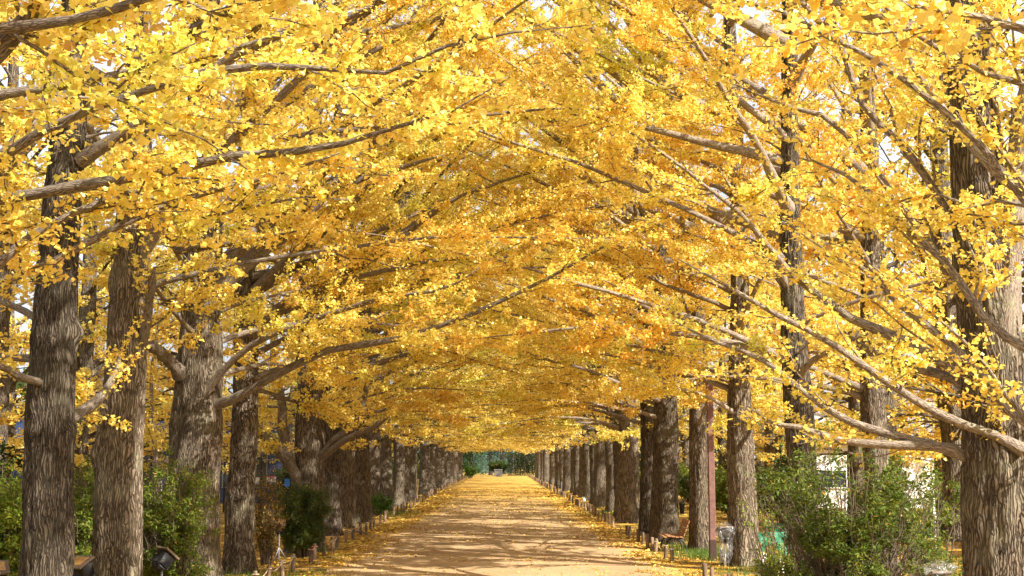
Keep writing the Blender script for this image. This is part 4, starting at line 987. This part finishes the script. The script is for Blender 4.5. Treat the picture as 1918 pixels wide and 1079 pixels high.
V1 = np.stack([X_, Y_, Z_], -1).reshape(-1, 3); V2 = V1+np.array([0, .006, 0]); i = np.arange(n1-1)[:, None]*n1; j = np.arange(n1-1)[None]; Q = np.stack([i+j, i+j+1, i+n1+j+1, i+n1+j], -1).reshape(-1, 4)
b = MB(); b.add(V1, quads=Q); b.add(V2, quads=Q[:, ::-1]); b.build('sheet', M_GRN, fr)
gf = empty('low_net', (10.9, 39, 0)); tag(gf, 'low green netting glimpsed behind the airy shrub', 'fence'); b = MB()
for x in np.arange(-2.9, 2.9, .06): b.box((x, 0, .3), (.035, .01, .56))
for z in np.arange(.06, .6, .08): b.box((0, .012, z), (5.8, .008, .05))
b.build('netting', M_GRN, gf, smooth=False)
for x in (-2.9, -1, 1, 2.9): b = MB(); b.lathe([(.02, 0), (.02, .7), (.001, .72)], (x, .04, 0), 8); b.build('post', M_STEEL, gf)
for px, Zs, h_, lab in ((1577, 24.6, 1.75, 'thin white stake seen through the middle of the airy shrub'), (1741, 25.5, 1.75, 'thin white stake behind the shrub near the stout trunk')):
    b = MB(); b.lathe([(.022, 0), (.022, h_), (.001, h_+.02)], (0, 0, 0), 8); b.box((0, -.03, h_*.8), (.06, .012, .12)); o = b.build('stake', M_WHITE); o.location = (px_x(px, Zs), Zs, 0); tag(o, lab, 'stake')
bk_ = empty('bucket', (px_x(1273.5, 38.8), 38.8, .88)); tag(bk_, 'small black bucket hung on the side of the trunk behind the bench', 'bucket')
b = MB(); b.lathe([(.001, 0), (.065, 0), (.09, .3), (.098, .305), (.098, .32), (.088, .32), (.062, .015), (.001, .015)], (0, 0, 0), 18); b.build('pail', M_BUCK, bk_)
th = np.linspace(0, PI, 12); b = MB(); b.tube(np.stack([.09*np.cos(th), 0*th, .31+.1*np.sin(th)], 1), np.full(12, .005), 5); b.build('handle', M_STEEL, bk_)
b = MB(); b.box((0, 0, .4), (.1, .1, .8), bev=.015); o = b.build('marker_post', M_CONC, smooth=False); o.location = (px_x(1050.5, 98), 98, 0); tag(o, 'short grey marker post on the right edge of the path far down', 'post')
b = MB(); nn = 14; pr = [(.001, 0), (.2, .01), (.25, .15), (.22, .4), (.1, .55), (.05, .6), (.09, .68), (.001, .69)]; b.lathe(pr, (0, 0, 0), 20); V = b.v[0]; V[:] *= (1+.12*vnoise(V[:, 0]*8, V[:, 1]*8, V[:, 2]*8))[:, None]
o = b.build('sack', M_WHITE); o.scale = (.38, .38, .45); o.location = (px_x(1092, 76), 76, 0); tag(o, 'white sack standing against a trunk in the right row', 'sack')
b = MB(); b.box((0, 0, .45), (.03, .42, .9), ry=.18, bev=.006); o = b.build('board', plain('teal_board', (.12, .36, .36), .5), smooth=False); o.location = (px_x(691.5, 54.4), 54.4, .02); tag(o, 'narrow teal board leaning on a left-row trunk', 'board')
b = MB(); P_ = resample(np.array([at(648, 984, 43.5)*[1, 1, 0]+[0, 0, .05], at(668, 984, 43.5)*[1, 1, 0]+[0, 0, .12], at(690, 986, 43.0)*[1, 1, 0]+[0, 0, .05]]), 12); b.tube(P_, np.linspace(.05, .02, 12), 8); tag(b.build('fallen_branch', M_LIMB), 'fallen pale branch at the foot of the ridged left trunks', 'branch')
# young tree between the second and third trunks
yt = empty('young_ginkgo', (px_x(303, 27.5), 27.5, 0)); tag(yt, 'thin pale young ginkgo stem between the second and third left trunks', 'tree')
P_ = resample(np.array([[0, 0, 0], [0, 0, 1.2], [-.02, 0, 2.2], [-.1, 0, 3.0], [-.2, 0, 4.2], [-.1, 0, 5.4]]), 14); off = np.array([px_x(303, 27.5), 27.5, 0])
Rr = np.interp(np.linspace(0, 1, 14), [0, 1], [.085, .02]); mbs, lm = make_crown_parts([P_+off], [Rr], [0.]); 
for m in mbs: m.v = [v-off for v in m.v]; m.build('trunk', M_LIMB, yt)
lm.v = [v-off for v in lm.v]; lm.build('crown', M_LEAF, yt, smooth=False)
